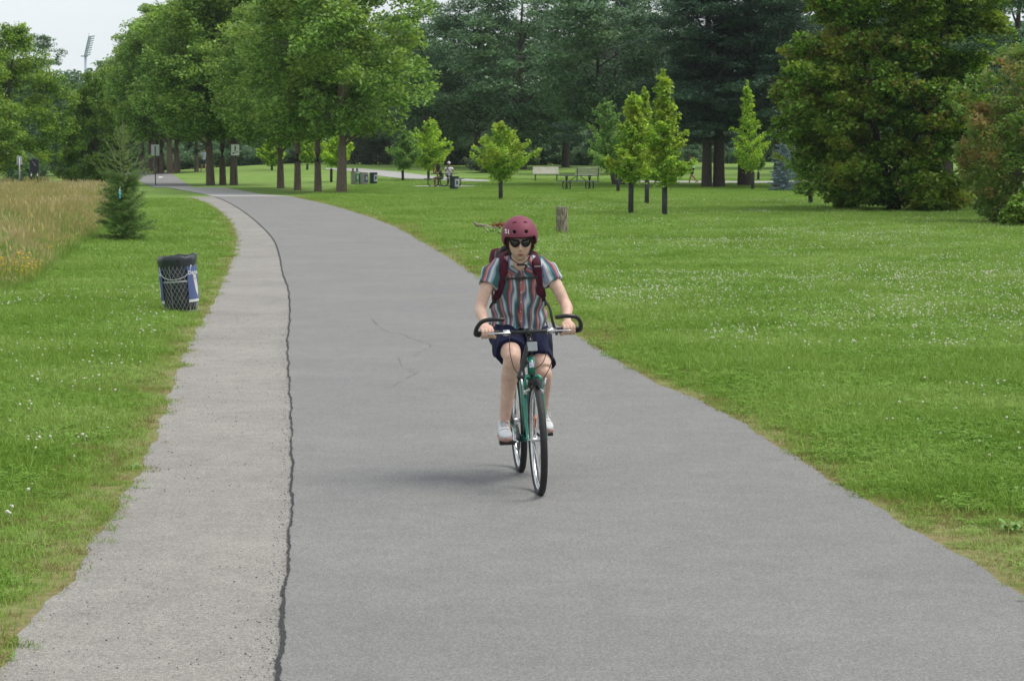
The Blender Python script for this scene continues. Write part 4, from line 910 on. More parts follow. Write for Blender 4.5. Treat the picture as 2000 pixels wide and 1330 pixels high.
for s in (-1, 1):
    bm = nb(); tube(bm, [(s * .175, .283, BZ), (s * .31, .295, BZ)], .0165, 12); bmobj('grip', bm, M_BLK, bike, True)
    bm = nb(); tube(bm, cr([(s * .300, .315, BZ - .012), (s * .322, .285, BZ), (s * .315, .23, BZ + .045), (s * .285, .185, BZ + .082), (s * .225, .165, BZ + .093), (s * .165, .17, BZ + .088)], 5), .0135, 10, ease=True); bmobj('bar_end', bm, M_BKP, bike, True)
    bm = nb(); tube(bm, [(s * .115, .245, BZ + .0), (s * .15, .232, BZ + .002), (s * .25, .222, BZ + .001)], [(.009, .006), (.0085, .0055), (.006, .005)], 8, ease=True); tube(bm, [(s * .115, .265, BZ), (s * .155, .268, BZ)], .019, 10); tube(bm, [(s * .125, .262, BZ + .002), (s * .125, .238, BZ)], .010, 8); bmobj('brake_lever', bm, M_SIL, bike, True)
bm = nb(); tube(bm, cr([(-.12, .24, BZ - .01), (-.125, .19, BZ - .12), (-.10, .17, BZ - .22), (-.035, .17, BZ - .275), (.0, .18, BZ - .29)], 5), .0026, 5)
tube(bm, cr([(.12, .24, BZ - .01), (.135, .19, BZ - .08), (.115, .16, BZ - .20), (.05, .14, BZ - .30), (.035, .12, BZ - .325)], 5), .0026, 5)
tube(bm, cr([(.10, .25, BZ), (.11, .2, BZ - .05), (.075, .16, BZ - .17), (.02, .175, BZ - .22)], 5), .0026, 5)
tube(bm, cr([(-.10, .25, BZ), (-.04, .2, BZ + .03), (.03, .21, BZ - .05)], 5), .0026, 5)
bmobj('brake_cables', bm, M_BLK, bike, True)
bm = nb(); box(bm, (.012, .205, .882), (.062, .016, .058), Matrix.Rotation(R(-15), 3, 'X'), .006); bmobj('front_reflector', bm, mat('reflector_grey', (.30, .32, .34), .25, var=.1), bike)
bm = nb(); tube(bm, cr([(.005, .23, .93), (-.03, .20, .84), (-.06, .18, .745), (-.068, .165, .715)], 4), .0155, 10); tube(bm, [(-.066, .175, .722), (-.072, .148, .705)], .025, 14, ease=True); tube(bm, [(-.04, .19, .79), (0, .2, .79)], .012, 8); bmobj('frame_lock', bm, M_BKP, bike, True)
bm = nb()
for j in range(10):
    a = R(40 + j * 7.5); p0 = (0, .372 * math.cos(a), .34 + .372 * math.sin(a))
bm2 = bm; rings = []
for j in range(11):
    a = R(52 + j * 6.0); rr = .366; prev = [(x * .030, rr - (abs(x) ** 2) * .012) for x in (-1, -.6, 0, .6, 1)]
    rings.append([bm.verts.new((x, r_ * math.cos(a), .34 + r_ * math.sin(a))) for x, r_ in prev])
for a_, b_ in zip(rings, rings[1:]):
    for k in range(4): bm.faces.new((a_[k], a_[k + 1], b_[k + 1], b_[k]))
bmesh.ops.solidify(bm, geom=bm.faces[:], thickness=.002); bmobj('mudguard', bm, M_BKP, bike, True)
for s in (-1, 1):
    bm = nb(); tube(bm, [(s * .050, .112, .615), (s * .064, .098, .64), (s * .074, .09, .70)], [.008, .007, .005], 8); box(bm, (s * .052, .108, .617), (.022, .022, .028), None, .004); tube(bm, [(s * .03, .10, .632), (s * .056, .108, .622)], .007, 8); box(bm, (s * .03, .085, .637), (.010, .055, .014), None, .003); bmobj('brake', bm, M_SIL, bike, True)
# drive side (rider's right)
bm = nb()
for rr, xx in ((.088, -.052), (.068, -.046)): 
    for k in range(2): tube(bm, [(xx - .001, .62, .275), (xx + .001, .62, .275)], rr, 40)
bmobj('chainring', bm, M_DSL, bike)
bm = nb(); tube(bm, [(-.062, .62, .275), (-.075, .53, .275), (-.078, .45, .275)], [(.013, .010), (.010, .008), (.011, .009)], 8, ease=True); bmobj('crank', bm, M_SIL, bike, True); bm = nb()
tube(bm, [(.062, .62, .275), (.075, .71, .275), (.078, .79, .275)], [(.013, .010), (.010, .008), (.011, .009)], 8, ease=True); bmobj('crank', bm, M_SIL, bike, True)
for s, yy in ((-1, .45), (1, .79)):
    bm = nb(); box(bm, (s * .14, yy, .274), (.095, .075, .022), None, .005); tube(bm, [(s * .08, yy, .275), (s * .10, yy, .275)], .007, 8); bmobj('pedal', bm, M_BKP, bike)
bm = nb(); tube(bm, [(-.052, 1.05, .34), (-.040, 1.05, .34)], .045, 24); tube(bm, [(-.040, 1.05, .34), (-.034, 1.05, .34)], .06, 24); bmobj('sprockets', bm, M_DSL, bike)
bm = nb(); tube(bm, [(-.052, .62, .363), (-.046, 1.05, .39)], (0.004), 4); tube(bm, [(-.052, .62, .187), (-.055, 1.03, .235)], .004, 4); bmobj('chain', bm, M_DSL, bike)
bm = nb(); tube(bm, [(-.075, 1.06, .31), (-.08, 1.05, .27), (-.06, 1.03, .20)], [.014, .016, .012], 8, ease=True); tube(bm, [(-.066, 1.035, .225), (-.054, 1.035, .225)], .024, 14); bmobj('derailleur', bm, M_DSL, bike, True)
bm = nb(); tube(bm, [(0, .79, .71), (0, .865, .87)], .0135, 10); bmobj('seat_post', bm, M_SIL, bike, True)
bm = nb(); tube(bm, cr([(0, .745, .885), (0, .80, .89), (0, .88, .89), (0, .97, .895), (0, 1.01, .90)], 4), [(.018, .014), (.02, .02), (.022, .022), (.026, .024), (.035, .026), (.045, .028), (.055, .03), (.065, .03), (.075, .03), (.08, .03), (.082, .03), (.083, .03), (.082, .03), (.08, .028), (.078, .026), (.075, .022), (.07, .018)], 14, ease=True); bmobj('saddle', bm, M_BLK, bike, True)
bm = nb(); box(bm, (0, .193 - .028, .775), (.026, .003, .032), Matrix.Rotation(R(-18), 3, 'X')); bmobj('head_badge', bm, mat('badge', (.45, .40, .55), .35, var=.5, scale=80), bike)

# ------------------------------------------------------------------ rider
rider = empty('person', FC, (0, LEAN, HEAD_ANG), 'woman riding a bicycle in a maroon helmet, sunglasses, striped shirt and navy shorts', 'person')
def skin_material():
    m, n, l, b = newmat('skin')
    a = n.new('ShaderNodeAttribute'); a.attribute_name = 'lip'
    t = n.new('ShaderNodeTexCoord'); z = n.new('ShaderNodeTexNoise'); z.inputs['Scale'].default_value = 14; l.new(t.outputs['Object'], z.inputs[0])
    r = n.new('ShaderNodeValToRGB'); r.color_ramp.elements[0].position = .3; r.color_ramp.elements[0].color = (.60, .40, .32, 1); r.color_ramp.elements[1].position = .7; r.color_ramp.elements[1].color = (.69, .48, .39, 1); l.new(z.outputs['Fac'], r.inputs[0])
    z2 = n.new('ShaderNodeTexNoise'); z2.inputs['Scale'].default_value = 45; z2.inputs['Detail'].default_value = 4; l.new(t.outputs['Object'], z2.inputs[0])
    r3 = n.new('ShaderNodeValToRGB'); r3.color_ramp.elements[0].position = .38; r3.color_ramp.elements[0].color = (.92, .87, .85, 1); r3.color_ramp.elements[1].position = .6; r3.color_ramp.elements[1].color = (1, 1, 1, 1); l.new(z2.outputs['Fac'], r3.inputs[0])
    mm = n.new('ShaderNodeMix'); mm.data_type = 'RGBA'; mm.blend_type = 'MULTIPLY'; mm.inputs['Factor'].default_value = 1; l.new(r.outputs[0], mm.inputs['A']); l.new(r3.outputs[0], mm.inputs['B'])
    a2 = n.new('ShaderNodeAttribute'); a2.attribute_name = 'flush'; x2 = n.new('ShaderNodeMix'); x2.data_type = 'RGBA'; x2.inputs['B'].default_value = (.60, .27, .20, 1); l.new(a2.outputs['Fac'], x2.inputs['Factor']); l.new(mm.outputs['Result'], x2.inputs['A'])
    x = n.new('ShaderNodeMix'); x.data_type = 'RGBA'; x.inputs['B'].default_value = (.34, .095, .08, 1); l.new(a.outputs['Fac'], x.inputs['Factor']); l.new(x2.outputs['Result'], x.inputs['A'])
    l.new(x.outputs['Result'], b.inputs['Base Color']); b.inputs['Roughness'].default_value = .5; b.inputs['Specular IOR Level'].default_value = .35
    b.inputs['Subsurface Weight'].default_value = .12; b.inputs['Subsurface Radius'].default_value = (.02, .008, .004); b.inputs['Subsurface Scale'].default_value = .5
    return m
M_SKIN = skin_material()
HC = Vector((.0, .565, 1.499)); TILT = R(9)                # head centre
HM = Matrix.Translation(HC) @ Matrix.Rotation(TILT, 4, 'X') @ Matrix.Rotation(R(-4), 4, 'Z')
def headpoint(v):                                          # v: unit direction, -Y is the face
    x, y, z = v; g = lambda a, b_, c, d: math.exp(-((a / b_) ** 2) - (c / d) ** 2)
    X_, Y_, Z_ = x * .073, y * .094, z * .114
    if z < 0: k = 1 - .30 * (-z) ** 1.7; X_ *= k; Y_ = Y_ * (1 - .10 * (-z) ** 2) if y < 0 else Y_ * (1 - .45 * (-z) ** 1.5)
    if y < 0:
        fx, fz = X_, Z_
        Y_ -= .024 * g(fx, .011, fz + .022, .016) + .012 * g(fx, .009, fz - .005, .022)       # nose tip and bridge
        Y_ -= .007 * g(fx, .024, fz + .060, .012) + .006 * g(fx, .020, fz + .097, .014)       # lips, chin
        Y_ += .0035 * g(fx, .024, fz + .0605, .0022) + .004 * g(fx, .02, fz + .078, .006)
        Y_ += .009 * (g(fx - .032, .018, fz - .012, .013) + g(fx + .032, .018, fz - .012, .013))  # eye sockets
        Y_ -= .004 * (g(fx - .040, .018, fz + .022, .018) + g(fx + .040, .018, fz + .022, .018))
    return HM @ Vector((X_, Y_, Z_))
bm = nb()
r_ = bmesh.ops.create_uvsphere(bm, u_segments=96, v_segments=80, radius=1)
for v in r_['verts']: v.co = headpoint(v.co.normalized())
for s in (-1, 1):                                          # ears
    tube(bm, [HM @ Vector((s * .068, .005, .018)), HM @ Vector((s * .080, .010, .005)), HM @ Vector((s * .072, .006, -.022))], [(.012, .006), (.016, .007), (.008, .005)], 8, ease=True)
tube(bm, [(0, .645, 1.33), (0, .615, 1.40), (0, .585, 1.45)], [(.058, .052), (.050, .052), (.047, .055)], 20)   # neck
# torso under the shirt
tube(bm, [(0, .90, .90), (0, .85, 1.0), (0, .78, 1.14), (0, .72, 1.25), (0, .68, 1.325), (0, .655, 1.365)], [(.14, .10), (.135, .095), (.125, .085), (.14, .09), (.135, .075), (.075, .055)], 24, hint=(0, 1, 0))
tube(bm, [(0, .655, 1.335), (0, .65, 1.385)], [(.10, .055), (.058, .052)], 20, hint=(0, 1, 0))
SH = {-1: Vector((-.158, .672, 1.335)), 1: Vector((.160, .672, 1.335))}
EL = {-1: Vector((-.255, .575, 1.115)), 1: Vector((.268, .575, 1.115))}
HD = {-1: Vector((-.250, .315, BZ + .022)), 1: Vector((.250, .315, BZ + .022))}
for s in (-1, 1):
    wr = HD[s] + Vector((s * .006, .065, .018))
    m1 = SH[s].lerp(EL[s], .5) + Vector((s * .008, 0, 0)); m2 = EL[s].lerp(wr, .35) + Vector((s * .008, 0, .004))
    tube(bm, cr([SH[s] + Vector((-s * .06, .0, .0)), SH[s], m1, EL[s], m2, EL[s].lerp(wr, .75), wr, wr.lerp(HD[s], .6)], 4),
         [(a, a * .95) for a in np.interp(np.linspace(0, 7, 29), range(8), [.050, .050, .042, .036, .037, .027, .022, .025])], 18)
    # palm over the grip, four fingers curling round the front, thumb below
    tube(bm, [wr + Vector((0, -.005, 0)), HD[s] + Vector((0, .025, .012)), HD[s] + Vector((0, -.002, .010))], [(.026, .018), (.038, .017), (.040, .014)], 14, hint=(0, 0, 1), ease=True)
    for k, (dx, ln) in enumerate(((-.031, .95), (-.0105, 1.05), (.0105, 1.0), (.030, .85))):
        X_ = HD[s].x + s * dx * -1; c = Vector((X_, .292, BZ)); rr = .026 * ln ** .3
        pth = [HD[s] + Vector((-s * dx, .01, .008))] + [c + Vector((0, -math.sin(a) * rr, math.cos(a) * rr)) for a in (R(-10), R(35), R(80), R(120), R(160), R(195) if ln > .9 else R(180))]
        tube(bm, cr(pth, 3), [(a, a) for a in np.linspace(.0102, .0082, 19)], 10, ease=True)
    c = Vector((HD[s].x - s * .045, .294, BZ))
    pth = [HD[s] + Vector((-s * .022, .03, .004)), c + Vector((s * .004, .030, .006)), c + Vector((-s * .002, .020, -.020)), c + Vector((0, -.004, -.028)), c + Vector((s * .004, -.022, -.020))]
    tube(bm, cr(pth, 3), [(a, a) for a in np.linspace(.0125, .0085, 13)], 10, ease=True)
HIP = {-1: Vector((-.085, .875, .945)), 1: Vector((.090, .88, .945))}
KN = {-1: Vector((-.086, .475, .792)), 1: Vector((.122, .60, .680))}
AN = {-1: Vector((-.138, .575, .372)), 1: Vector((.140, .905, .385))}
for s in (-1, 1):
    h, k, a = HIP[s], KN[s], AN[s]; back = Vector((0, .02, 0))
    tube(bm, cr([h + Vector((0, .02, -.01)), h.lerp(k, .3), h.lerp(k, .68), k + Vector((0, .0, .0)), k.lerp(a, .33) + back, k.lerp(a, .65) + back * .5, k.lerp(a, .9), a], 4),
         [(q, q) for q in np.interp(np.linspace(0, 7, 29), range(8), [.088, .085, .070, .055, .053, .042, .033, .034])], 20)
    tube(bm, [k + Vector((0, -.002, -.005)), k.lerp(a, .12) + Vector((0, .002, 0)), k.lerp(a, .28) + Vector((0, .012, 0))], [.054, .053, .052], 18, ease=True)
    tube(bm, [a + Vector((0, .0, .01)), a + Vector((0, -.02, -.03)), a + Vector((0, -.10, -.062))], [(.033, .034), (.036, .032), (.036, .02)], 14, ease=True)
me = remesh(bm, .0042, 1)
lp = np.empty(len(me.vertices) * 3, np.float32); me.vertices.foreach_get('co', lp); lp = lp.reshape(-1, 3).astype(float)
ed_ = np.empty(len(me.edges) * 2, np.int32); me.edges.foreach_get('vertices', ed_); ed_ = ed_.reshape(-1, 2); dg_ = np.bincount(ed_.reshape(-1), minlength=len(lp))[:, None]
wk = np.zeros(len(lp))
for s in (-1, 1): wk = np.maximum(wk, 1 - S((np.linalg.norm(lp - np.array(KN[s]), axis=1) - .09) / .05)); wk = np.maximum(wk, .8 * (1 - S((np.linalg.norm(lp - np.array(EL[s]), axis=1) - .05) / .04)))
for _ in range(26):
    ac_ = np.stack([np.bincount(ed_[:, 0], lp[ed_[:, 1], k], len(lp)) + np.bincount(ed_[:, 1], lp[ed_[:, 0], k], len(lp)) for k in range(3)], 1) / dg_
    lp += (ac_ - lp) * wk[:, None] * .6
me.vertices.foreach_set('co', lp.reshape(-1).astype(np.float32)); me.update()
lp = np.empty(len(me.vertices) * 3, np.float32); me.vertices.foreach_get('co', lp); lp = lp.reshape(-1, 3)
inv = np.array(HM.inverted()); hp = lp @ inv[:3, :3].T + inv[:3, 3]
lip = np.exp(-((hp[:, 0] / .023) ** 4) - ((hp[:, 2] + .0605) / (.0085 * np.clip(1 - (hp[:, 0] / .027) ** 2, .3, 1))) ** 4) * (hp[:, 1] < -.05)
a = me.attributes.new('lip', 'FLOAT', 'POINT'); a.data.foreach_set('value', lip.astype(np.float32))
fs = np.zeros(len(lp))
for c_, r__ in [(KN[1], .06), (KN[-1], .06), (HD[1], .06), (HD[-1], .06), (EL[1], .04), (EL[-1], .04)]: fs = np.maximum(fs, .22 * np.exp(-(np.linalg.norm(lp - np.array(c_), axis=1) / r__) ** 2))
fs = np.maximum(fs, .22 * np.exp(-((np.abs(hp[:, 0]) - .042) / .018) ** 2 - ((hp[:, 2] + .03) / .02) ** 2) * (hp[:, 1] < -.03)); fs = np.maximum(fs, .3 * np.exp(-(hp[:, 0] / .012) ** 2 - ((hp[:, 2] + .024) / .014) ** 2) * (hp[:, 1] < -.08))
a = me.attributes.new('flush', 'FLOAT', 'POINT'); a.data.foreach_set('value', fs.astype(np.float32))
body = link('body', me, M_SKIN, rider, True)

# hair, tied back
bm = nb(); r_ = bmesh.ops.create_uvsphere(bm, u_segments=40, v_segments=30, radius=1); dl_ = []
for v in r_['verts']:
    d = v.co.normalized(); p = Vector((d.x * .079, d.y * .098 + .008, d.z * .119 + .004))
    if d.y < -.55 - .0 * d.z and d.z < .75: dl_.append(v)
    elif d.z < -.45: dl_.append(v)
    v.co = HM @ (p * (1 + .02 * math.sin(d.x * 40 + d.z * 9)))
bmesh.ops.delete(bm, geom=dl_, context='VERTS')
for s in (-1, 1): tube(bm, cr([HM @ Vector((s * .066, -.052, .055)), HM @ Vector((s * .076, -.035, .02)), HM @ Vector((s * .080, -.008, -.02)), HM @ Vector((s * .070, .03, -.06))], 4), [(.012, .010)] * 7 + [(.010, .008)] * 6, 8, ease=True)
for k in range(9):
    o = Vector((random.Random(k).uniform(-.018, .018), random.Random(k + 9).uniform(-.015, .015), 0))
    tube(bm, cr([HM @ Vector((0, .10, -.02)) + o, Vector((.05, .67, 1.43)) + o, Vector((.082, .685, 1.37)) + o * 1.3, Vector((.088, .70, 1.30)) + o], 4), [.010] * 5 + [.011] * 5 + [.008, .006, .003], 6)
bmobj('hair', bm, mat('auburn_hair', (.085, .030, .020), .5, var=.5, scale=60, bump=.6, stretch=(3, 3, .5)), rider, True)

# shirt: stripe coordinate stored per vertex so the stripes follow torso and sleeves
bm = nb()
tube(bm, cr([(0, .835, .945), (0, .83, .985), (0, .795, 1.08), (0, .75, 1.18), (0, .708, 1.27), (0, .675, 1.335), (0, .655, 1.372)], 4),
     [(a, b_) for a, b_ in zip(np.interp(np.linspace(0, 6, 25), range(7), [.180, .178, .160, .158, .158, .150, .082]), np.interp(np.linspace(0, 6, 25), range(7), [.145, .142, .125, .118, .118, .092, .066]))], 40, hint=(0, 1, 0))
for s in (-1, 1):
    d = (EL[s] - SH[s]).normalized(); hem = SH[s] + d * .115
    tube(bm, [SH[s] + Vector((-s * .09, .004, -.01)), SH[s] + Vector((-s * .03, 0, .004)), SH[s] + d * .03, SH[s] + d * .08, hem, hem - d * .006, hem - d * .03],
         [(.060, .062), (.064, .066), (.063, .065), (.060, .063), (.060, .062), (.052, .054), (.050, .052)], 24)
    tube(bm, [(s * .02, .65, 1.372), (s * .12, .66, 1.352)], [(.045, .052), (.05, .058)], 16, hint=(0, 1, 0))
me = remesh(bm, .0055, 3)
co = np.empty(len(me.vertices) * 3, np.float32); me.vertices.foreach_get('co', co); co = co.reshape(-1, 3).astype(float)
nn = np.empty(len(me.vertices) * 3, np.float32); me.vertices.foreach_get('normal', nn); nn = nn.reshape(-1, 3)
fold = np.zeros(len(co)); sc_ = .007 * np.sin(co[:, 2] * 33 + 6 * np.sin(co[:, 0] * 17)) + .012 * (vnoise(co[:, 0], co[:, 2], 16, 9) - .5) + co[:, 0] + .012 * np.sin(co[:, 2] * 14 + np.abs(co[:, 0]) * 9) * (np.abs(co[:, 0]) / .1)
for s in (-1, 1):
    d = np.array((EL[s] - SH[s]).normalized()); rel = co - np.array(SH[s]); t = rel @ d; w = S((s * (co[:, 0] - s * .115) + .35 * np.clip(t, 0, .2)) / .03)
    ang = rel[:, 1] * .9 + s * rel[:, 0] * -.55 - s * 0; sl = -s * (rel[:, 0] * .75 * s * -1 + rel[:, 1] * -.75) * 1.0
    sc_ = sc_ * (1 - w) + w * (sl + s * .16)
    fold += w * .003 * np.sin(t * 70 + rel[:, 1] * 30)
fold += .0085 * np.sin(co[:, 2] * 46 + 6 * np.sin(co[:, 0] * 14)) * S((1.16 - co[:, 2]) / .12) + .004 * np.sin(co[:, 0] * 55 + co[:, 2] * 11) * S((1.28 - co[:, 2]) / .2)
fold += .010 * vnoise(co[:, 0] * 1.3 + co[:, 1], co[:, 2], 22, 3)
fold -= .004 * np.exp(-(co[:, 0] / .004) ** 2) * (co[:, 1] < .75)
co += nn * fold[:, None]
# uneven bottom hem, lifted at the sides
co[:, 2] += np.where(co[:, 2] < 1.0, (1.0 - co[:, 2]) * (.35 + .5 * np.cos(co[:, 0] * 16) ** 2 - .55), 0)
me.vertices.foreach_set('co', co.reshape(-1).astype(np.float32)); me.update()
a = me.attributes.new('stripe', 'FLOAT', 'POINT'); a.data.foreach_set('value', sc_.astype(np.float32))
def shirt_material():
    m, n, l, b = newmat('striped_cotton')
    a = n.new('ShaderNodeAttribute'); a.attribute_name = 'stripe'
    q = n.new('ShaderNodeMath'); q.operation = 'MULTIPLY_ADD'; q.inputs[1].default_value = 1 / .076; q.inputs[2].default_value = 10.12; l.new(a.outputs['Fac'], q.inputs[0])
    f = n.new('ShaderNodeMath'); f.operation = 'FRACT'; l.new(q.outputs[0], f.inputs[0])
    r = n.new('ShaderNodeValToRGB'); r.color_ramp.interpolation = 'CONSTANT'; e = r.color_ramp.elements
    st = [(0, (.24, .07, .085)), (.10, (.42, .165, .155)), (.22, (.48, .27, .25)), (.30, (.14, .15, .25)), (.42, (.26, .29, .39)), (.50, (.55, .56, .60)), (.64, (.24, .36, .40)), (.74, (.055, .14, .16)), (.92, (.10, .08, .13))]
    e[0].position, e[0].color = 0, c4(st[0][1]); e[1].position, e[1].color = st[-1][0], c4(st[-1][1])
    for p_, c in st[1:-1]: e.new(p_).color = c4(c)
    l.new(f.outputs[0], r.inputs[0]); l.new(r.outputs[0], b.inputs['Base Color']); b.inputs['Roughness'].default_value = .85; b.inputs['Specular IOR Level'].default_value = .2
    return m
shirt = link('shirt', me, shirt_material(), rider, True)
shirt_bvh = BVHTree.FromPolygons([tuple(v.co) for v in me.vertices], [tuple(p.vertices) for p in me.polygons])
def on(x, z, off=.004, y0=.2):                             # nearest shirt point seen from the front
    h = shirt_bvh.ray_cast(Vector((x, y0, z)), Vector((0, 1, 0)))
    return (h[0] + h[1] * off if h[0] is not None else Vector((x, .66, z)))
def ribbon(bm, pts, w, th, hint=(0, -1, 0)): tube(bm, pts, [(w / 2, th / 2)] * len(pts), 12, hint=hint)
# collar and buttons
bm = nb()
for s in (-1, 1):
    P0 = [(s * .058, .66, 1.395), (s * .060, .62, 1.375), (s * .045, .585, 1.350), (s * .016, .572, 1.318)]
    P1 = [(s * .082, .665, 1.372), (s * .088, .612, 1.345), (s * .072, .575, 1.312), (s * .038, .565, 1.290)]
    a_ = [bm.verts.new(p) for p in P0]; b_ = [bm.verts.new(p) for p in P1]
    for k in range(3): bm.faces.new((a_[k], a_[k + 1], b_[k + 1], b_[k]))
bmesh.ops.solidify(bm, geom=bm.faces[:], thickness=.004); cme = bpy.data.meshes.new('collar'); bm.to_mesh(cme); bm.free()
a = cme.attributes.new('stripe', 'FLOAT', 'POINT'); a.data.foreach_set('value', np.array([v.co.z * .9 + v.co.x * .6 for v in cme.vertices], np.float32)); cme.materials.append(shirt.data.materials[0]); link('collar', cme, None, shirt)
bm = nb()
for k in range(5): p = on(.002, 1.25 - k * .062, .002); tube(bm, [p, p + Vector((0, -.003, 0))], .0045, 10)
bmobj('buttons', bm, mat('button', (.55, .5, .5), .4), shirt)
bm = nb(); ribbon(bm, [on(.002, z_, .001) for z_ in np.linspace(1.29, .99, 14)], .024, .003); pme = bpy.data.meshes.new('placket'); bm.to_mesh(pme); bm.free()
a = pme.attributes.new('stripe', 'FLOAT', 'POINT'); a.data.foreach_set('value', np.array([.155 + v.co.x for v in pme.vertices], np.float32)); pme.materials.append(shirt.data.materials[0]); link('placket', pme, None, shirt, True)

# shorts
bm = nb()
tube(bm, [(0, .875, .885), (0, .88, .93), (0, .865, .985), (0, .855, 1.01)], [(.165, .11), (.178, .128), (.165, .125), (.155, .118)], 32, hint=(0, 1, 0))
for s in (-1, 1):
    h, k = HIP[s], KN[s]; d = (k - h).normalized(); L_ = (k - h).length
    e_ = .80 if s < 0 else .74
    tube(bm, [h + Vector((0, .03, 0)), h + d * L_ * .25, h + d * L_ * .5, h + d * L_ * e_, h + d * (L_ * e_ - .006), h + d * (L_ * e_ - .05)],
         [(.112, .105), (.108, .102), (.100, .096), (.098, .095), (.086, .083), (.080, .076)], 26)
me = remesh(bm, .006, 3)
co = np.empty(len(me.vertices) * 3, np.float32); me.vertices.foreach_get('co', co); co = co.reshape(-1, 3).astype(float); nn = np.empty(len(me.vertices) * 3, np.float32); me.vertices.foreach_get('normal', nn); nn = nn.reshape(-1, 3)
co += nn * (.005 * np.sin(co[:, 1] * 38 + 5 * np.sin(co[:, 0] * 20)) + .006 * (vnoise(co[:, 0] + co[:, 2], co[:, 1], 14, 5) - .5))[:, None]
co[:, 2] -= .035 * S((np.abs(co[:, 0]) - .15) / .05) * (co[:, 1] < .72)
me.vertices.foreach_set('co', co.reshape(-1).astype(np.float32)); me.update()
link('shorts', me, mat('navy_cotton', (.012, .014, .045), .85, var=.25, scale=30, spec=.2), rider, True)

# shoes
for s in (-1, 1):
    a_ = AN[s]; sx = a_.x + s * .010; z0 = .288
    sh = empty('shoe', (0, 0, 0)); sh.parent = rider
    ys_ = [a_.y + .055, a_.y + .045, a_.y + .02, a_.y - .03, a_.y - .09, a_.y - .145, a_.y - .185, a_.y - .20]
    bm = nb()
    tube(bm, [(sx, y_, z0 + .014) for y_ in ys_], [(.025, .015), (.034, .018), (.037, .019), (.038, .019), (.045, .019), (.047, .019), (.037, .018), (.019, .014)], 20); bmobj('sole', bm, mat('pink_gum_sole', (.42, .26, .22), .7, var=.1), sh, True)
    bm = nb()
    tube(bm, [(sx, y_, z0 + .014 + h_ * .5) for y_, h_ in zip(ys_, (.045, .075, .082, .080, .062, .048, .032, .018))], [(w_, h_ * .55) for w_, h_ in zip((.020, .030, .033, .035, .041, .043, .033, .014), (.045, .075, .082, .080, .062, .048, .032, .018))], 18)
    tube(bm, [(sx, a_.y + .008, z0 + .06), (a_.x, a_.y + .005, z0 + .105)], [(.033, .042), (.036, .044)], 16, hint=(0, 1, 0))
    me = remesh(bm, .004, 3); link('upper', me, mat('white_canvas', (.60, .60, .63), .75, var=.06, scale=60), sh, True)
    bm = nb()
    for k in range(5):
        y_ = a_.y - .035 - k * .018; zt = z0 + .098 - k * .0095; tube(bm, [(sx - .020, y_ + .004, zt - .010), (sx, y_, zt + .003), (sx + .020, y_ - .004, zt - .010)], .0032, 6)
    tube(bm, cr([(sx, a_.y - .03, z0 + .10), (sx - .03, a_.y - .05, z0 + .112), (sx - .036, a_.y - .055, z0 + .085)], 4), .0022, 5); tube(bm, cr([(sx, a_.y - .03, z0 + .10), (sx + .03, a_.y - .05, z0 + .112), (sx + .034, a_.y - .055, z0 + .085)], 4), .0022, 5)
    bmobj('laces', bm, mat('lace_white', (.75, .75, .77), .7), sh, True)
    bm = nb(); tube(bm, cr([(sx, a_.y - .028, z0 + .108), (sx, a_.y - .06, z0 + .090), (sx, a_.y - .105, z0 + .068)], 4), [(.017, .004)] * 9, 10, ease=True); bmobj('tongue', bm, mat('seam_and_shade_grey', (.30, .30, .34), .8), sh, True)  # shade behind the laces put into the tongue's grey colour
    bm = nb(); tube(bm, cr([(sx - .044, a_.y - .10, z0 + .03), (sx - .03, a_.y - .118, z0 + .062), (sx, a_.y - .124, z0 + .074), (sx + .03, a_.y - .118, z0 + .062), (sx + .044, a_.y - .10, z0 + .03)], 5), .0018, 5); bmobj('toe_seam', bm, mat('seam_and_shade_grey', (.30, .30, .34), .8), sh, True)

# helmet with real vent holes
def dome(bm, rx, ry, rz, c, n=64, mrow=26, front=.10, side=-.42, back=-.40):
    """shell of a skate helmet: bottom edge height varies with azimuth"""
    V = []
    for j in range(mrow + 1):
        row = []
        for k in range(n):
            a = 2 * math.pi * k / n; fy = -math.cos(a)                 # -1 back .. 1 front
            edge = front + (side - front) * S((.62 - fy) / .35); edge = edge + (back - side) * S((-fy - .2) / .6)
            t = j / mrow; el = math.pi / 2 * (1 - t) + math.asin(edge) * t
            row.append(bm.verts.new((c[0] + rx * math.cos(el) * math.sin(a), c[1] + ry * math.cos(el) * math.cos(a), c[2] + rz * math.sin(el))))
        V.append(row)
    for a_, b_ in zip(V, V[1:]):
        for k in range(n): bm.faces.new((a_[k], b_[k], b_[(k + 1) % n], a_[(k + 1) % n]))
    bmesh.ops.remove_doubles(bm, verts=V[0], dist=1e-4)
    return V
HL = HM @ Matrix.Translation((0, .006, .044))
bm = nb(); dome(bm, .114, .138, .122, (0, 0, 0)); bmesh.ops.dissolve_degenerate(bm, dist=1e-5, edges=bm.edges); bmesh.ops.recalc_face_normals(bm, faces=bm.faces); bmesh.ops.solidify(bm, geom=bm.faces[:], thickness=.006); bmesh.ops.recalc_face_normals(bm, faces=bm.faces)
for v in bm.verts: v.co = HL @ v.co
me = bpy.data.meshes.new('helmet'); bm.to_mesh(me); bm.free(); tmp = bpy.data.objects.new('tmp', me); COL.objects.link(tmp)
cut = nb()
for x_, z_, r_ in ((-.036, .046, .0115), (.036, .046, .0115)): tube(cut, [HL @ Vector((x_, -.25, z_)), HL @ Vector((x_, -.06, z_))], r_, 20)
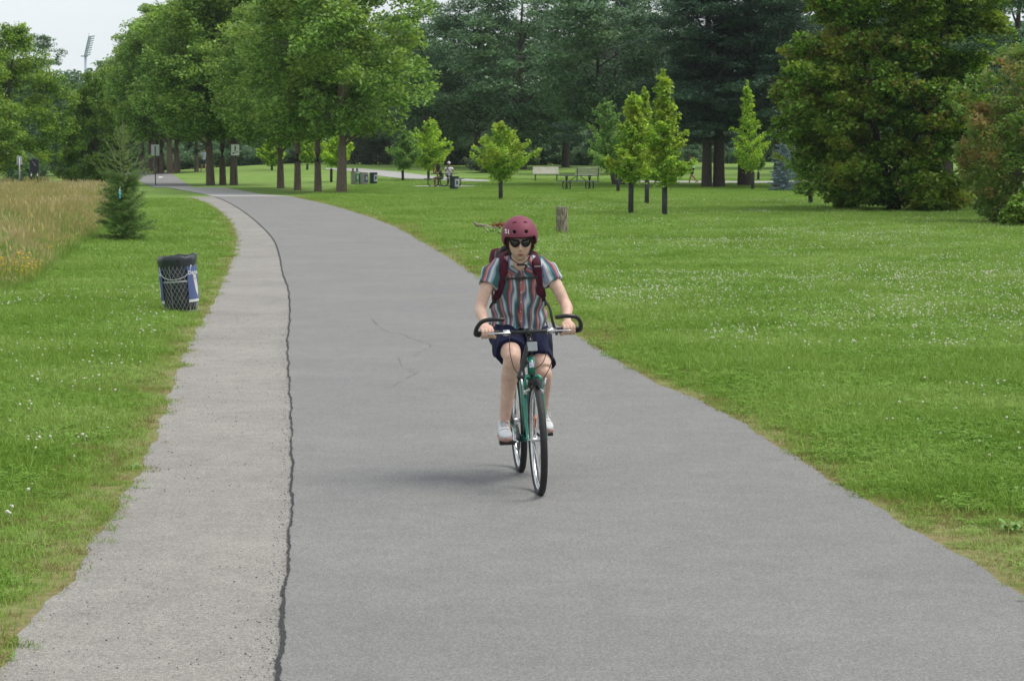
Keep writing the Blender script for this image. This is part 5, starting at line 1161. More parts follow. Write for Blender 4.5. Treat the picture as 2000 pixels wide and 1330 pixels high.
for s in (-1, 1):
    for dx in (-.008, 0, .008): tube(cut, [HL @ Vector((s * (.036 - dx * .2 - .004) + dx * .9 * 1, -.115 - dx * -s * .3, .16)), HL @ Vector((s * .034 + dx * .9, -.060 - dx * -s * .3, .075))], .0055, 10)
    for ya in (.02, .07): tube(cut, [HL @ Vector((s * .2, ya - .02, .03)), HL @ Vector((s * .05, ya - .02, .03))], .0115, 16)
cm = bpy.data.meshes.new('cut'); bmesh.ops.recalc_face_normals(cut, faces=cut.faces); cut.to_mesh(cm); cut.free(); co_ = bpy.data.objects.new('cut', cm); COL.objects.link(co_)
md = tmp.modifiers.new('b', 'BOOLEAN'); md.operation = 'DIFFERENCE'; md.solver = 'EXACT'; md.use_self = True; md.object = co_
me2 = bpy.data.meshes.new_from_object(tmp.evaluated_get(bpy.context.evaluated_depsgraph_get()))
bpy.data.objects.remove(tmp); bpy.data.objects.remove(co_)
helmet = link('helmet', me2, None, rider); me2.materials.clear(); me2.materials.append(mat('maroon_matte', (.200, .042, .074), .6, var=.04, scale=4, spec=.35)); me2.shade_smooth()
bm = nb(); dome(bm, .106, .129, .1135, (0, 0, 0), front=.04, side=-.50, back=-.46); 
for v in bm.verts: v.co = HL @ v.co
bmesh.ops.recalc_face_normals(bm, faces=bm.faces); bmesh.ops.solidify(bm, geom=bm.faces[:], thickness=.010); bmobj('liner', bm, mat('black_foam', (.012, .012, .013), .9), helmet, True)
hb = BVHTree.FromPolygons([tuple(v.co) for v in me2.vertices], [tuple(p.vertices) for p in me2.polygons])
tm = textmesh('S1', .033, 0)
c0 = HL @ Vector((-.078, -.25, .042)); ax = HL.to_3x3() @ Vector((1, 0, 0)); ay = HL.to_3x3() @ Vector((0, 0, 1))
for v in tm.vertices:
    p = c0 + ax * v.co.x * .95 + ay * v.co.y; h = hb.ray_cast(p, HL.to_3x3() @ Vector((0, 1, 0))); v.co = (h[0] + h[1] * .0012) if h[0] is not None else p
link('helmet_logo', tm, mat('white_print', (.8, .8, .8), .5), helmet)
bm = nb()
for s in (-1, 1):
    ch = HM @ Vector((s * .010, -.066, -.122)); top = HL @ Vector((s * .100, -.010, -.052)); tb = HL @ Vector((s * .096, .05, -.05)); jn = HM @ Vector((s * .066, -.020, -.060))
    ribbon(bm, cr([top, jn.lerp(top, .4) + Vector((s * .004, 0, 0)), jn], 4), .014, .003, hint=(s, 0, 0)); ribbon(bm, cr([tb, jn.lerp(tb, .5), jn], 4), .012, .003, hint=(s, 0, 0))
    tube(bm, [jn + Vector((0, 0, .008)), jn + Vector((0, -.002, -.012))], [(.010, .006)] * 2, 8, ease=True)
    ribbon(bm, cr([jn, HM @ Vector((s * .052, -.035, -.098)), ch], 4), .014, .003, hint=(0, 0, 1))
tube(bm, [HM @ Vector((-.018, -.072, -.124)), HM @ Vector((.018, -.072, -.124))], [(.011, .008)] * 2, 10, ease=True)
ribbon(bm, cr([HM @ Vector((.018, -.070, -.124)), HM @ Vector((.035, -.06, -.135)), HM @ Vector((.022, -.06, -.160))], 4), .012, .002)
bmobj('chin_strap', bm, M_BLK, helmet, True)
# sunglasses
sg = empty('sunglasses', (0, 0, 0)); sg.parent = rider
def lens_pts(s, k):
    sh = [(.006, .010), (.014, .020), (.034, .0225), (.056, .026), (.063, .018), (.060, -.002), (.050, -.017), (.034, -.023), (.018, -.017), (.008, -.004)]
    return [(s * (x * k + .035 * (1 - k)), z * k) for x, z in sh]
for s in (-1, 1):
    def surf(x, z, off=0): return HM @ Vector((x, -.1015 + 6.5 * x * x - off, z + .0145))
    bm = nb(); o_ = [p for p in cr([(*q, 0) for q in lens_pts(s, .93)] + [(*lens_pts(s, .93)[0], 0)], 3)][:-1]
    f1 = [bm.verts.new(surf(x, z, .002)) for x, z, _ in o_]; f2 = [bm.verts.new(surf(x, z, -.001)) for x, z, _ in o_]; c1 = bm.verts.new(surf(s * .034, 0, .0035)); 
    n_ = len(f1)
    for k in range(n_): bm.faces.new((f1[k], f1[(k + 1) % n_], c1)); bm.faces.new((f1[k], f2[k], f2[(k + 1) % n_], f1[(k + 1) % n_]))
    bmobj('lens', bm, mat('dark_lens', (.012, .010, .013), .08, spec=.6), sg, True)
bm = nb()
for s in (-1, 1):
    o_ = cr([(*q, 0) for q in lens_pts(s, 1.0)] + [(*lens_pts(s, 1.0)[0], 0)], 3); tube(bm, [surf(x, z, .002) for x, z, _ in o_], .0024, 6)
    tube(bm, [surf(s * .062, .020, 0), HM @ Vector((s * .077, -.05, .028)), HM @ Vector((s * .080, .0, .024))], .0028, 6)
tube(bm, [surf(-.008, .006, .003), surf(0, .009, .004), surf(.008, .006, .003)], .003, 6)
bmobj('rim_frame', bm, mat('glasses_frame', (.02, .014, .014), .2), sg, True)

# ------------------------------------------------------------------ backpack
M_MAR = mat('maroon_nylon', (.075, .010, .026), .75, var=.2, scale=40, spec=.3)
pk = empty('backpack', FC, (0, LEAN, HEAD_ANG), 'maroon and black backpack worn by the cyclist', 'backpack')
bm = nb(); box(bm, (-.01, .905, 1.235), (.29, .17, .44), Matrix.Rotation(R(-20), 3, 'X'), .05)
bmobj('pack_body', bm, M_MAR, pk, True)
bm = nb(); tube(bm, cr([(-.10, .80, 1.405), (-.085, .77, 1.452), (-.04, .77, 1.462), (.0, .79, 1.44)], 4), [(.014, .020)] * 13, 10, ease=True); box(bm, (-.075, .81, 1.40), (.12, .08, .09), Matrix.Rotation(R(-20), 3, 'X'), .03); bmobj('top_flap', bm, M_BKP, pk, True)
for s in (-1, 1):
    pts = [Vector((s * .085, .765, 1.41)), Vector((s * .094, .70, 1.418))] + [on(s * x_, z_, .007) for x_, z_ in ((.100, 1.375), (.104, 1.34), (.108, 1.30), (.112, 1.26), (.118, 1.22), (.128, 1.18))] + [on(s * .142, 1.145, .003) + Vector((0, .012, 0))]
    bm = nb(); tube(bm, cr(pts, 3), [(.029, .008)] * 25, 12, hint=(0, -1, 0)); bmobj('shoulder_strap', bm, M_MAR, pk, True)
    bm = nb(); e_ = pts[-1]; tube(bm, [e_ + Vector((0, -.004, .01)), e_ + Vector((s * .006, .0, -.02))], [(.018, .007)] * 2, 10, hint=(0, -1, 0), ease=True); ribbon(bm, cr([e_, Vector((s * .170, .78, 1.10)), Vector((s * .165, .87, 1.08))], 4), .024, .003); bmobj('lower_webbing', bm, M_BLK, pk, True)
bm = nb(); ribbon(bm, [on(x_, 1.278 + .1 * abs(x_) * .2, .012) for x_ in np.linspace(-.10, .10, 15)], .012, .004); 
for x_ in (-.018, .018): p = on(x_, 1.278, .014); box(bm, p, (.030, .010, .020), None, .003)
for x_ in (-.085, .088): p = on(x_, 1.28, .016); box(bm, p, (.018, .010, .020), None, .003)
bmobj('chest_strap', bm, M_BLK, pk)
bm = nb(); p = on(.106, 1.347, .017); box(bm, p, (.040, .008, .010), None, .002); bmobj('strap_buckle', bm, mat('grey_plastic', (.22, .22, .23), .5), pk)
bm = nb(); ribbon(bm, cr([(.158, .74, 1.13), (.182, .66, 1.08), (.190, .60, 1.00), (.205, .58, .94), (.212, .57, .915)], 4), .018, .003, hint=(.2, -1, 0)); bmobj('loose_strap', bm, M_BLK, pk, True)
# ------------------------------------------------------------------ wire litter basket beside the gravel
def wire_basket():
    p = G(350, 611); H_, rt, rb = .70, .232, .213
    t = empty('litter_basket', p + Vector((0, .2, 0)), (R(1), R(-4.2), 0), 'wire mesh litter basket with black bag and blue sign, left of the path', 'litter bin')
    rad = lambda z: rb + (rt - rb) * (z / H_) ** 1.0 + .006 * math.sin(z / H_ * 3.1)
    m_w = mat('galvanized_wire', (.42, .43, .45), .4, metal=.7, var=.15, scale=20)
    bm = nb(); n = 26
    for s in (-1, 1):
        for k in range(n):
            pts = []
            for j in range(13):
                z = j / 12 * (H_ - .02); a = 2 * math.pi * (k / n) + s * z / H_ * 2 * math.pi * 7.3 / n
                r_ = rad(z) + .0015 * s; pts.append((r_ * math.cos(a), r_ * math.sin(a), z))
            tube(bm, pts, .0021, 4, cap=False)
    bmobj('wire_mesh', bm, m_w, t)
    for z, w in ((.012, .006), (.40, .011), (.685, .007)):
        bm = nb(); r_ = rad(z) + .003; rings = [[bm.verts.new(((r_ + dx) * math.cos(a), (r_ + dx) * math.sin(a), z + dz)) for a in [2 * math.pi * k / 40 for k in range(40)]] for dx, dz in ((0, -w), (.003, -w), (.003, w), (0, w))]
        for i in range(4):
            for k in range(40): bm.faces.new((rings[i][k], rings[i][(k + 1) % 40], rings[(i + 1) % 4][(k + 1) % 40], rings[(i + 1) % 4][k]))
        bmobj('hoop', bm, m_w, t)
    for k in range(6):
        a = -1.9 + k * 1.047; bm = nb(); tube(bm, [(rad(z) * 1.005 * math.cos(a), rad(z) * 1.005 * math.sin(a), z) for z in (.0, .2, .4, .69)], (.003), 5); bmobj('upright', bm, m_w, t)
    m_bag = mat('black_bag', (.028, .033, .042), .32, var=.2, scale=9, bump=.5, spec=.5)
    bm = nb(); rn = 64; rings = []
    prof = [(0, .02), (.90, .02), (.94, .10), (.95, .35), (.955, .6), (.97, .70), (1.03, .722), (1.085, .705), (1.09, .67), (1.07, .64), (1.05, .598)]
    for i, (q, z) in enumerate(prof):
        row = []
        for k in range(rn):
            a = 2 * math.pi * k / rn; w = (vnoise(math.cos(a) * 3 + 5, math.sin(a) * 3 + z * 8, 1.5, 3) - .5); f = .045 if i > 4 else .02
            zz = z + (w * .022 + .006 * math.sin(a * 3 + 1)) * (1 if i > 5 else 0) + (.006 * math.cos(a) if i > 5 else 0); r_ = (rt if z > .5 else rad(z)) * q * (1 + w * f) + (.003 * math.sin(k * 2.4) if i > 4 else 0)
            row.append(bm.verts.new((r_ * math.cos(a), r_ * math.sin(a), zz)))
        rings.append(row)
    for a_, b_ in zip(rings, rings[1:]):
        for k in range(rn): bm.faces.new((a_[k], a_[(k + 1) % rn], b_[(k + 1) % rn], b_[k]))
    bmobj('bag', bm, m_bag, t, True)
    bm = nb(); pts = []
    for j in range(19): u = -1 + 2 * j / 18; a = R(-95) + u * R(58); z = .60 - .17 * (1 - u * u) ** .6; pts.append(((rad(z) + .012 + .022 * (1 - u * u)) * math.cos(a), (rad(z) + .012 + .022 * (1 - u * u)) * math.sin(a), z))
    tube(bm, cr(pts, 2), .0045, 6); bmobj('handle', bm, mat('steel_bright', (.7, .7, .72), .25, metal=.9), t, True)
    # curved notice boards
    def board(ac, half, z0, z1, m_, nm, full=True, dr=.012, th=.004, mk=None):
        bm = nb(); N = 14; row = []
        for dr_ in (dr, dr + th):
            g_ = [[bm.verts.new(((rad((z0 + z1) / 2) + dr_) * math.cos(ac + u * half), (rad((z0 + z1) / 2) + dr_) * math.sin(ac + u * half), z)) for u in np.linspace(-1, 1, N)] for z in (z0, z1)]; row.append(g_)
        for g_ in row:
            for k in range(N - 1): bm.faces.new((g_[0][k], g_[0][k + 1], g_[1][k + 1], g_[1][k]))
        for k in range(N - 1):
            for q in (0, 1): bm.faces.new((row[0][q][k], row[0][q][k + 1], row[1][q][k + 1], row[1][q][k]))
        for k in (0, N - 1): bm.faces.new((row[0][0][k], row[0][1][k], row[1][1][k], row[1][0][k]))
        bmesh.ops.recalc_face_normals(bm, faces=bm.faces); return bmobj(nm, bm, m_, t)
    m_bl = mat('sign_blue', (.085, .115, .27), .4, var=.05); m_wh = mat('sign_white', (.72, .73, .76), .5, var=.04)
    for ac, nm in ((R(-24), 'sign_board'), (R(-24 - 146), 'sign_board')):
        b1 = board(ac, R(30), .165, .585, m_bl, nm)
        b2 = board(ac, R(30), .128, .165, m_wh, nm + '_strip')
        rr = rad(.38) + .0175
        def wrap(me_, zc, rad_=rr, off=0):
            for v in me_.vertices: a = ac + (v.co.x + off) / rad_; z = zc + v.co.y; q = rad_ + v.co.z; v.co = (q * math.cos(a), q * math.sin(a), z)
            me_.update(); return me_
        tx = textmesh('Déchets', .068); link('lettering', wrap(tx, .500), m_wh, b1)
        # pale hand dropping a paper, flat print
        bm = nb(); o_ = [(-.035, .15), (.02, .155), (.035, .09), (.045, .05), (.06, .0), (.062, -.08), (.05, -.13), (.04, -.16), (.03, -.13), (.012, -.10), (-.005, -.06), (-.018, .0), (-.03, .06), (-.04, .10)]
        vs = [bm.verts.new((x, y, 0)) for x, y in o_]; fc = bm.faces.new(vs); bmesh.ops.triangulate(bm, faces=[fc]); bmesh.ops.subdivide_edges(bm, edges=bm.edges[:], cuts=4, use_grid_fill=True); me_ = bpy.data.meshes.new('pictogram'); bm.to_mesh(me_); bm.free(); link('pictogram', wrap(me_, .335), mat('sign_pale', (.62, .60, .56), .5), b1)
        bm = nb(); vs = [bm.verts.new((-.002 + .036 * math.cos(a), .115 + .042 * math.sin(a), .001)) for a in np.linspace(0, 6.1, 16)]; bm.faces.new(vs); me_ = bpy.data.meshes.new('pictogram'); bm.to_mesh(me_); bm.free(); link('pictogram', wrap(me_, .335), mat('sign_grey', (.33, .35, .36), .5), b1)
wire_basket()

# ------------------------------------------------------------------ far drums and recycling bins
def drum(px, py, h, r_, body, lab, label_col, pict, lids=0, grp=None, turn=R(-50)):
    p = G(px, py); t = empty('litter_bin', p + Vector((0, r_, 0)), (0, 0, 0), lab, 'litter bin', grp); bm = nb()
    lathe(bm, [(0, .0), (r_ * .93, 0), (r_ * .96, .02), (r_, h * .3), (r_ * 1.015, h * .33), (r_ * 1.0, h * .36), (r_ * 1.0, h * .62), (r_ * 1.02, h * .65), (r_ * 1.01, h * .68), (r_ * 1.04, h * .97), (r_ * 1.08, h), (r_ * 1.0, h * .99), (r_ * .9, h * .86), (0, h * .8)], 24); bmobj('body', bm, body, t, True)
    def cyl(a0, a1, z0, z1, q, m_, nm, par):
        bm = nb(); g_ = [[bm.verts.new((q * math.cos(a), q * math.sin(a), z)) for a in np.linspace(a0, a1, 9)] for z in (z0, z1)]
        for k in range(8): bm.faces.new((g_[0][k], g_[0][k + 1], g_[1][k + 1], g_[1][k]))
        bmesh.ops.solidify(bm, geom=bm.faces[:], thickness=.004); return bmobj(nm, bm, m_, par)
    b_ = cyl(turn - .55, turn + .55, h * .22, h * .80, r_ * 1.06, label_col, 'sign_board', t)
    cyl(turn - .25, turn + .22, h * .38, h * .66, r_ * 1.075, pict, 'pictogram', b_)
    if lids:
        cyl(turn - .5, turn + .5, h * .82, h * .90, r_ * 1.09, mat('white_plastic', (.7, .72, .72)), 'white_band', t)
        for s in (-1, 1):
            bm = nb(); tube(bm, [(s * r_ * .5, -.02, h), (s * r_ * .5, -.02, h + .05), (s * r_ * .5, -.02, h + .12)], [.055, .05, .058], 12, ease=True); bmobj('lid_opening', bm, M_BLK, t, True)
m_gry = mat('grey_bin', (.30, .29, .28), .6, var=.1); m_bk = mat('dark_blue_drum', (.028, .042, .058), .45, var=.2, scale=6, bump=.2)
m_wh = MC['sign_white']; m_gr = mat('sign_green', (.05, .42, .16), .5)
drum(693, 360.5, .78, .245, m_gry, 'grey recycling bin with green sign and two black openings', m_gr, m_wh, 1)
drum(711, 361, .72, .235, m_gry, 'grey recycling bin with blue and white sign, middle of three', MC['sign_blue'], m_wh)
drum(729, 359.5, .68, .235, m_bk, 'dark drum litter bin on the right of the recycling bins', m_wh, MC['sign_blue'])
drum(887, 371, .70, .24, m_bk, 'dark drum litter bin in front of the seated couple', m_wh, MC['sign_blue'])
p = G(702, 360.5); bm = nb(); box(bm, (0, .45, .33), (.10, .35, .66)); o = bmobj('bin_stand', bm, M_BKP); o.location = p; tag(o, 'black panel standing between the two grey recycling bins', 'bin stand')

# ------------------------------------------------------------------ signs
def post_sign(px, py, top, w, h, face, postm, lab, back=False, pr=.03, rot=0, nm='road_sign'):
    p = G(px, py); q = ppm(p.y); H_ = (293 - top) / q + CAMH - p.z; t = empty(nm, p, (0, 0, rot), lab, 'sign')
    bm = nb(); tube(bm, [(0, .035, -.1), (0, .035, H_ * (1 if not back else .97))], pr, 8); bmobj('post', bm, postm, t, True)
    if back: t.children[0].location = (0, -.07, 0)
    bm = nb(); box(bm, (0, 0, H_ - h / 2), (w, .012, h), None, .004); f_ = bmobj('panel', bm, face, t)
    for s in (-1, 1):
        bm = nb(); y_ = -.012 if not back else -.07; tube(bm, [(0, y_, H_ - h / 2 + s * h * .36), (0, y_ - .012, H_ - h / 2 + s * h * .36)], .015, 8); bmobj('bolt', bm, M_SIL, t)
    return t, f_, H_
m_sw = mat('sign_face_white', (.82, .83, .84), .4, var=.03); m_alu = mat('aluminium_back', (.48, .50, .52), .45, metal=.3, var=.06); m_gp = mat('grey_post', (.38, .39, .42), .5, metal=.4)
t, f_, H_ = post_sign(460, 362.5, 282.5, .47, .64, m_sw, mat('dark_post', (.05, .06, .06), .5), 'white sign with a black walking figure on a dark post')
m_pb = mat('print_black', (.02, .02, .022), .5)
bm = nb(); zc = H_ - .26; y_ = -.012
def bar(a, b_, w): tube(bm, [(a[0], y_, zc + a[1]), (b_[0], y_, zc + b_[1])], [(w, .003)] * 2, 8, hint=(0, -1, 0), ease=True)
box(bm, (.0, y_, zc + .17), (.055, .004, .055), None, .001)
bar((0, .13), (0, .0), .03); bar((0, .0), (.06, -.13), .017); bar((0, .0), (-.05, -.13), .017); bar((0, .11), (.075, .04), .012); bar((0, .11), (-.065, .03), .012)
bmobj('walking_figure', bm, m_pb, f_)
bm = nb(); bar((-.14, -.25), (.19, -.14), .010); bar((.19, -.14), (.20, -.11), .008); bar((.19, -.20), (-.02, -.19), .008); bmobj('line_mark', bm, m_pb, f_)
bm = nb(); vs = [bm.verts.new((x, y_ - .004, zc + z)) for x, z in ((-.17, -.30), (-.05, -.28), (-.08, -.20), (-.15, -.22))]; bm.faces.new(vs); bmobj('arrow_mark', bm, m_pb, f_)
post_sign(304, 362.5, 283, .47, .64, m_alu, mat('dark_post', (.05, .06, .06)), 'bare metal back of a sign on a dark post beside the far path', back=True)
post_sign(39, 375, 305.5, .27, .42, m_alu, m_gp, 'small narrow grey sign back on a pale post at the meadow', back=True, pr=.04)
# black panel on two posts
p = G(67.5, 375); q = ppm(p.y); t = empty('notice_panel', p, (0, 0, .1), 'black notice panel on two posts with white bands behind the meadow', 'sign'); zt = (293 - 310) / q + CAMH; zb = (293 - 338.5) / q + CAMH
bm = nb(); box(bm, (0, 0, (zt + zb) / 2), (.44, .03, zt - zb), None, .01); pn_ = bmobj('panel', bm, mat('panel_black', (.012, .012, .02), .25), t)
bm = nb(); box(bm, (-.02, -.018, (zt + zb) / 2 + .12), (.025, .004, .26), Matrix.Rotation(R(-32), 3, 'Y')); box(bm, (.06, -.018, (zt + zb) / 2 + .06), (.018, .004, .18), Matrix.Rotation(R(-25), 3, 'Y')); bmobj('panel_drawing', bm, mat('print_grey', (.25, .27, .28)), pn_)
for s in (-1, 1):
    bm = nb(); tube(bm, [(s * .15, .03, -.1), (s * .15, .03, zt)], .028, 8); po = bmobj('post', bm, M_BKP, t, True)
    bm = nb(); tube(bm, [(s * .15, .03, zb - .17), (s * .15, .03, zb - .03)], .034, 8); bmobj('white_band', bm, m_sw, po, True)
    for z in (zt - .04, zb + .04): bm = nb(); tube(bm, [(s * .15, -.02, z), (s * .15, -.03, z)], .02, 8); bmobj('bolt', bm, M_SIL, po)

# floodlight mast far behind the trees
Ym = 330; p = at(171, Ym); q = ppm(Ym); z_ = lambda y: (293 - y) / q + CAMH
t = empty('floodlight_mast', p, label='tall pale stadium floodlight mast rising behind the trees', cat='light mast'); m_m = mat('mast_grey', (.36, .44, .52), .6, var=.05)
bm = nb(); tube(bm, [(0, 0, 0), (0, 0, z_(112))], [.26, .16], 10); bmobj('mast', bm, m_m, t, True)
bm = nb(); box(bm, (-.15, 0, z_(112)), (.9, .4, .15)); tube(bm, [(-.12, 0, z_(112)), (.55, 0, z_(73))], .12, 8); tube(bm, [(.1, .1, z_(112)), (.77, .1, z_(73))], .06, 6); bmobj('head_frame', bm, m_m, t)
bm = nb(); tube(bm, [(.5, 0, z_(76)), (.5, 0, z_(67))], .03, 5); bmobj('lightning_rod', bm, m_m, t)
for k in range(9):
    bm = nb(); x_ = .10 + .62 * k / 8; zz = z_(109.5) + (z_(74) - z_(109.5)) * k / 8; box(bm, (x_ + .25, -.1, zz), (.72, .35, .13), Matrix.Rotation(R(-12), 3, 'Y'), .03); bmobj('floodlight', bm, m_m, t)

# ------------------------------------------------------------------ benches and picnic tables
m_wd = mat('weathered_wood', (.66, .63, .57), .75, var=.15, scale=6, stretch=(.6, 6, 6)); m_st = mat('black_steel', (.02, .021, .024), .4, var=.1)
def slat(bm, *a, **k): box(bm, *a, **k)
def bench(px, py, lab, rot, L_=1.62, s_=1.0):
    p = G(px, py); t = empty('park_bench', p, (0, 0, rot), lab, 'bench', 'pale wooden benches facing away and toward the lawn'); t.scale = (s_,) * 3
    for k in range(4): bm = nb(); box(bm, (0, -.06 - k * .105, .44), (L_, .092, .035), None, .006); bmobj('seat_slat', bm, m_wd, t)
    for k in range(4): bm = nb(); box(bm, (0, .045 + k * .028, .52 + k * .105), (L_, .032, .092), Matrix.Rotation(R(-14), 3, 'X'), .006); bmobj('back_slat', bm, m_wd, t)
    for x_ in (-L_ * .42, L_ * .42):
        bm = nb(); tube(bm, cr([(x_, -.40, 0), (x_, -.34, .22), (x_, -.38, .42), (x_, -.1, .415), (x_, .03, .43), (x_, .16, .88)], 4), .022, 6); tube(bm, cr([(x_, .16, 0), (x_, .02, .2), (x_, .03, .43)], 4), .022, 6); tube(bm, [(x_, -.36, .22), (x_, .03, .2)], .018, 6)
        bmobj('bench_frame', bm, m_st, t, True)
bench(1066, 353.8, 'pale wooden bench with its slatted front toward the camera, left one', R(6), 1.62, 1.0)
bench(1148, 355.5, 'wooden bench seen from behind, right one by the picnic table', R(180 + 3), 1.55, 1.0)
def picnic(px, py, lab, rot, L_=1.9, ends=(-.62, .62)):
    p = G(px, py); t = empty('picnic_table', p, (0, 0, rot), lab, 'picnic table')
    m_t = mat('grey_tabletop', (.13, .14, .15), .5, var=.15)
    for k in range(4): bm = nb(); box(bm, (0, -.30 + k * .20, .745), (L_, .185, .05), None, .006); bmobj('table_plank', bm, m_t, t)
    for s in (-1, 1):
        for k in range(2): bm = nb(); box(bm, (0, s * (.60 + k * .13), .445), (L_, .12, .045), None, .006); bmobj('seat_plank', bm, m_t, t)
    for x_ in ends:
        bm = nb()
        for s in (-1, 1):
            tube(bm, cr([(x_, s * .16, .72), (x_, s * .05, .42), (x_, s * .10, .12), (x_, s * .35, .02), (x_, s * .62, .04), (x_, s * .74, .22), (x_, s * .66, .42)], 4), .033, 6)
            tube(bm, [(x_, s * .54, .42), (x_, s * .80, .42)], .02, 6)
        tube(bm, [(x_, -.34, .72), (x_, .34, .72)], .022, 6); bmobj('leg_frame', bm, m_st, t, True)
    for s in (-1, 1): bm = nb(); tube(bm, [(s * .12, 0, .70), (s * .56, 0, .36)], .02, 6); bmobj('brace', bm, m_st, t, True)
    return t
picnic(1129, 371, 'grey picnic table on black frames in front of the wooden benches', R(14))
p = G(868, 364.2); bm = nb(); r_ = bmesh.ops.create_circle(bm, cap_ends=True, radius=1, segments=40)
for v in bm.verts: v.co = (v.co.x * 1.75, v.co.y * 2.6, .012)
o = bmobj('table_pad', bm, M_PALE); o.location = p; tag(o, 'pale worn pad under the picnic table', kind='structure')
tb = picnic(868, 364.8, 'dark picnic table where a couple sits, left of centre', R(64), 1.9, (-.6, .6))

# ------------------------------------------------------------------ people in the distance
def smooth_obj(nm, bm, vox, m_, par): return link(nm, remesh(bm, vox, 2), m_, par, True)
m_sk2 = mat('brown_skin', (.20, .095, .055), .55); m_sk3 = mat('tan_skin', (.42, .24, .16), .55); m_hr = mat('black_hair', (.012, .010, .010), .6); m_ws = mat('white_tee', (.76, .77, .80), .8, var=.04)
def seated(px, py, face, lab, skinm, topm, legm, hairm, cap=None, h=1.0, lean=.08, longhair=False, arm='table', bag=False, zseat=.46):
    p = G(px, py); t = empty('person', p, (0, 0, face), lab, 'person'); t.scale = (h,) * 3          # local -Y is forward
    bm = nb(); zs = zseat
    tube(bm, [(0, .05, zs + .10), (0, .04, zs + .25), (0, -lean * .5 + .02, zs + .42), (0, -lean, zs + .54)], [(.14, .10), (.12, .09), (.15, .10), (.10, .08)], 14, hint=(0, 1, 0))
    hd = Vector((0, -lean * 1.4 - .01, zs + .74)); tube(bm, [(0, -lean, zs + .54), hd - Vector((0, 0, .06))], .05, 10)
    r_ = bmesh.ops.create_uvsphere(bm, u_segments=18, v_segments=14, radius=1)
    for v in r_['verts']:
        d = v.co.copy(); v.co = hd + Vector((d.x * .074 * (1 - .22 * max(0, -d.z)), d.y * .092 - (.018 * math.exp(-(d.x / .2) ** 2 - ((d.z + .15) / .2) ** 2) if d.y < -.5 else 0), d.z * .115))
    for s in (-1, 1):
        hip = Vector((s * .09, .03, zs + .08)); kn = Vector((s * .11, -.40, zs + .07)); an = Vector((s * .11, -.36 - .06 * s, .07))
        tube(bm, [hip, hip.lerp(kn, .5), kn, kn.lerp(an, .35), an], [.085, .075, .055, .052, .035], 12); tube(bm, [an + Vector((0, .05, -.03)), an + Vector((0, -.15, -.045))], [(.04, .03), (.035, .02)], 10, ease=True)
        sh = Vector((s * .18, -lean * .8, zs + .50)); el = Vector((s * .24, -.10 - lean, zs + .27)) if arm == 'lap' else Vector((s * .23, -.20 - lean, zs + .33)); wr = Vector((s * .08, -.32, zs + .22)) if arm == 'lap' else Vector((s * .06, -.25 - lean, zs + .60))
        if arm == 'mix' and s > 0: wr = Vector((.12, -.30, zs + .2))
        tube(bm, [sh + Vector((-s * .06, 0, .0)), sh, sh.lerp(el, .5), el, el.lerp(wr, .6), wr], [.05, .052, .043, .037, .032, .026], 10)
        tube(bm, [wr, wr + (wr - el).normalized() * .05, wr + (wr - el).normalized() * .085], [(.03, .02), (.036, .018), (.028, .012)], 8, ease=True)
        for k in range(4): d_ = (wr - el).normalized(); o_ = Vector(((k - 1.5) * .016, 0, 0)); tube(bm, [wr + d_ * .08 + o_, wr + d_ * (.13 - .006 * abs(k - 1.2)) + o_ + Vector((0, -.01, 0))], .009, 6, ease=True)
    smooth_obj('body', bm, .013, skinm, t)
    bm = nb(); tube(bm, [(0, .05, zs + .07), (0, .05, zs + .12), (0, .04, zs + .25), (0, -lean * .5 + .02, zs + .42), (0, -lean * .9, zs + .535), (0, -lean, zs + .56)], [(.165, .125), (.165, .125), (.14, .11), (.165, .115), (.13, .09), (.07, .06)], 18, hint=(0, 1, 0))
    for s in (-1, 1):
        sh = Vector((s * .18, -lean * .8, zs + .50)); el = Vector((s * .23, -.15 - lean, zs + .30)); tube(bm, [sh + Vector((-s * .09, 0, .0)), sh, sh.lerp(el, .55)], [.065, .068, .062], 12)
    smooth_obj('shirt', bm, .014, topm, t)
    bm = nb(); tube(bm, [(0, .06, zs + .08), (0, .02, zs + .09)], [(.17, .10), (.17, .10)], 14)
    for s in (-1, 1): hip = Vector((s * .09, .03, zs + .08)); kn = Vector((s * .11, -.40, zs + .07)); tube(bm, [hip, hip.lerp(kn, .45), hip.lerp(kn, .8)], [.10, .093, .085], 12)
    smooth_obj('shorts', bm, .015, legm, t)
    bm = nb(); r_ = bmesh.ops.create_uvsphere(bm, u_segments=18, v_segments=12, radius=1); dl_ = []
    for v in r_['verts']:
        d = v.co.copy(); dl_ += [v] if (d.y < -.45 and d.z < .45) or d.z < -.6 else []; v.co = hd + Vector((d.x * .083, d.y * .10 + .004, d.z * .125 + .003))
    bmesh.ops.delete(bm, geom=dl_, context='VERTS')
    if longhair:
        tube(bm, cr([hd + Vector((0, .03, .10)), hd + Vector((0, .10, 0)), hd + Vector((0, .12, -.14)), hd + Vector((0, .10, -.28))], 4), [(.09, .06)] * 8 + [(.085, .04)] * 5, 12, ease=True)
        for s in (-1, 1): tube(bm, [hd + Vector((s * .075, -.02, .04)), hd + Vector((s * .095, .0, -.10)), hd + Vector((s * .09, .02, -.22))], [.03, .04, .025], 8, ease=True)
    bmobj('hair', bm, hairm, t, True)
    if cap:
        bm = nb(); rr = [(0.09 * math.cos(e_), .11 * math.sin(e_)) for e_ in np.linspace(-.05, 1.45, 8)]; lathe(bm, [(max(r_, .004) * 1.03, z + .04) for r_, z in rr], 18, hd); bmobj('cap', bm, cap, t, True)
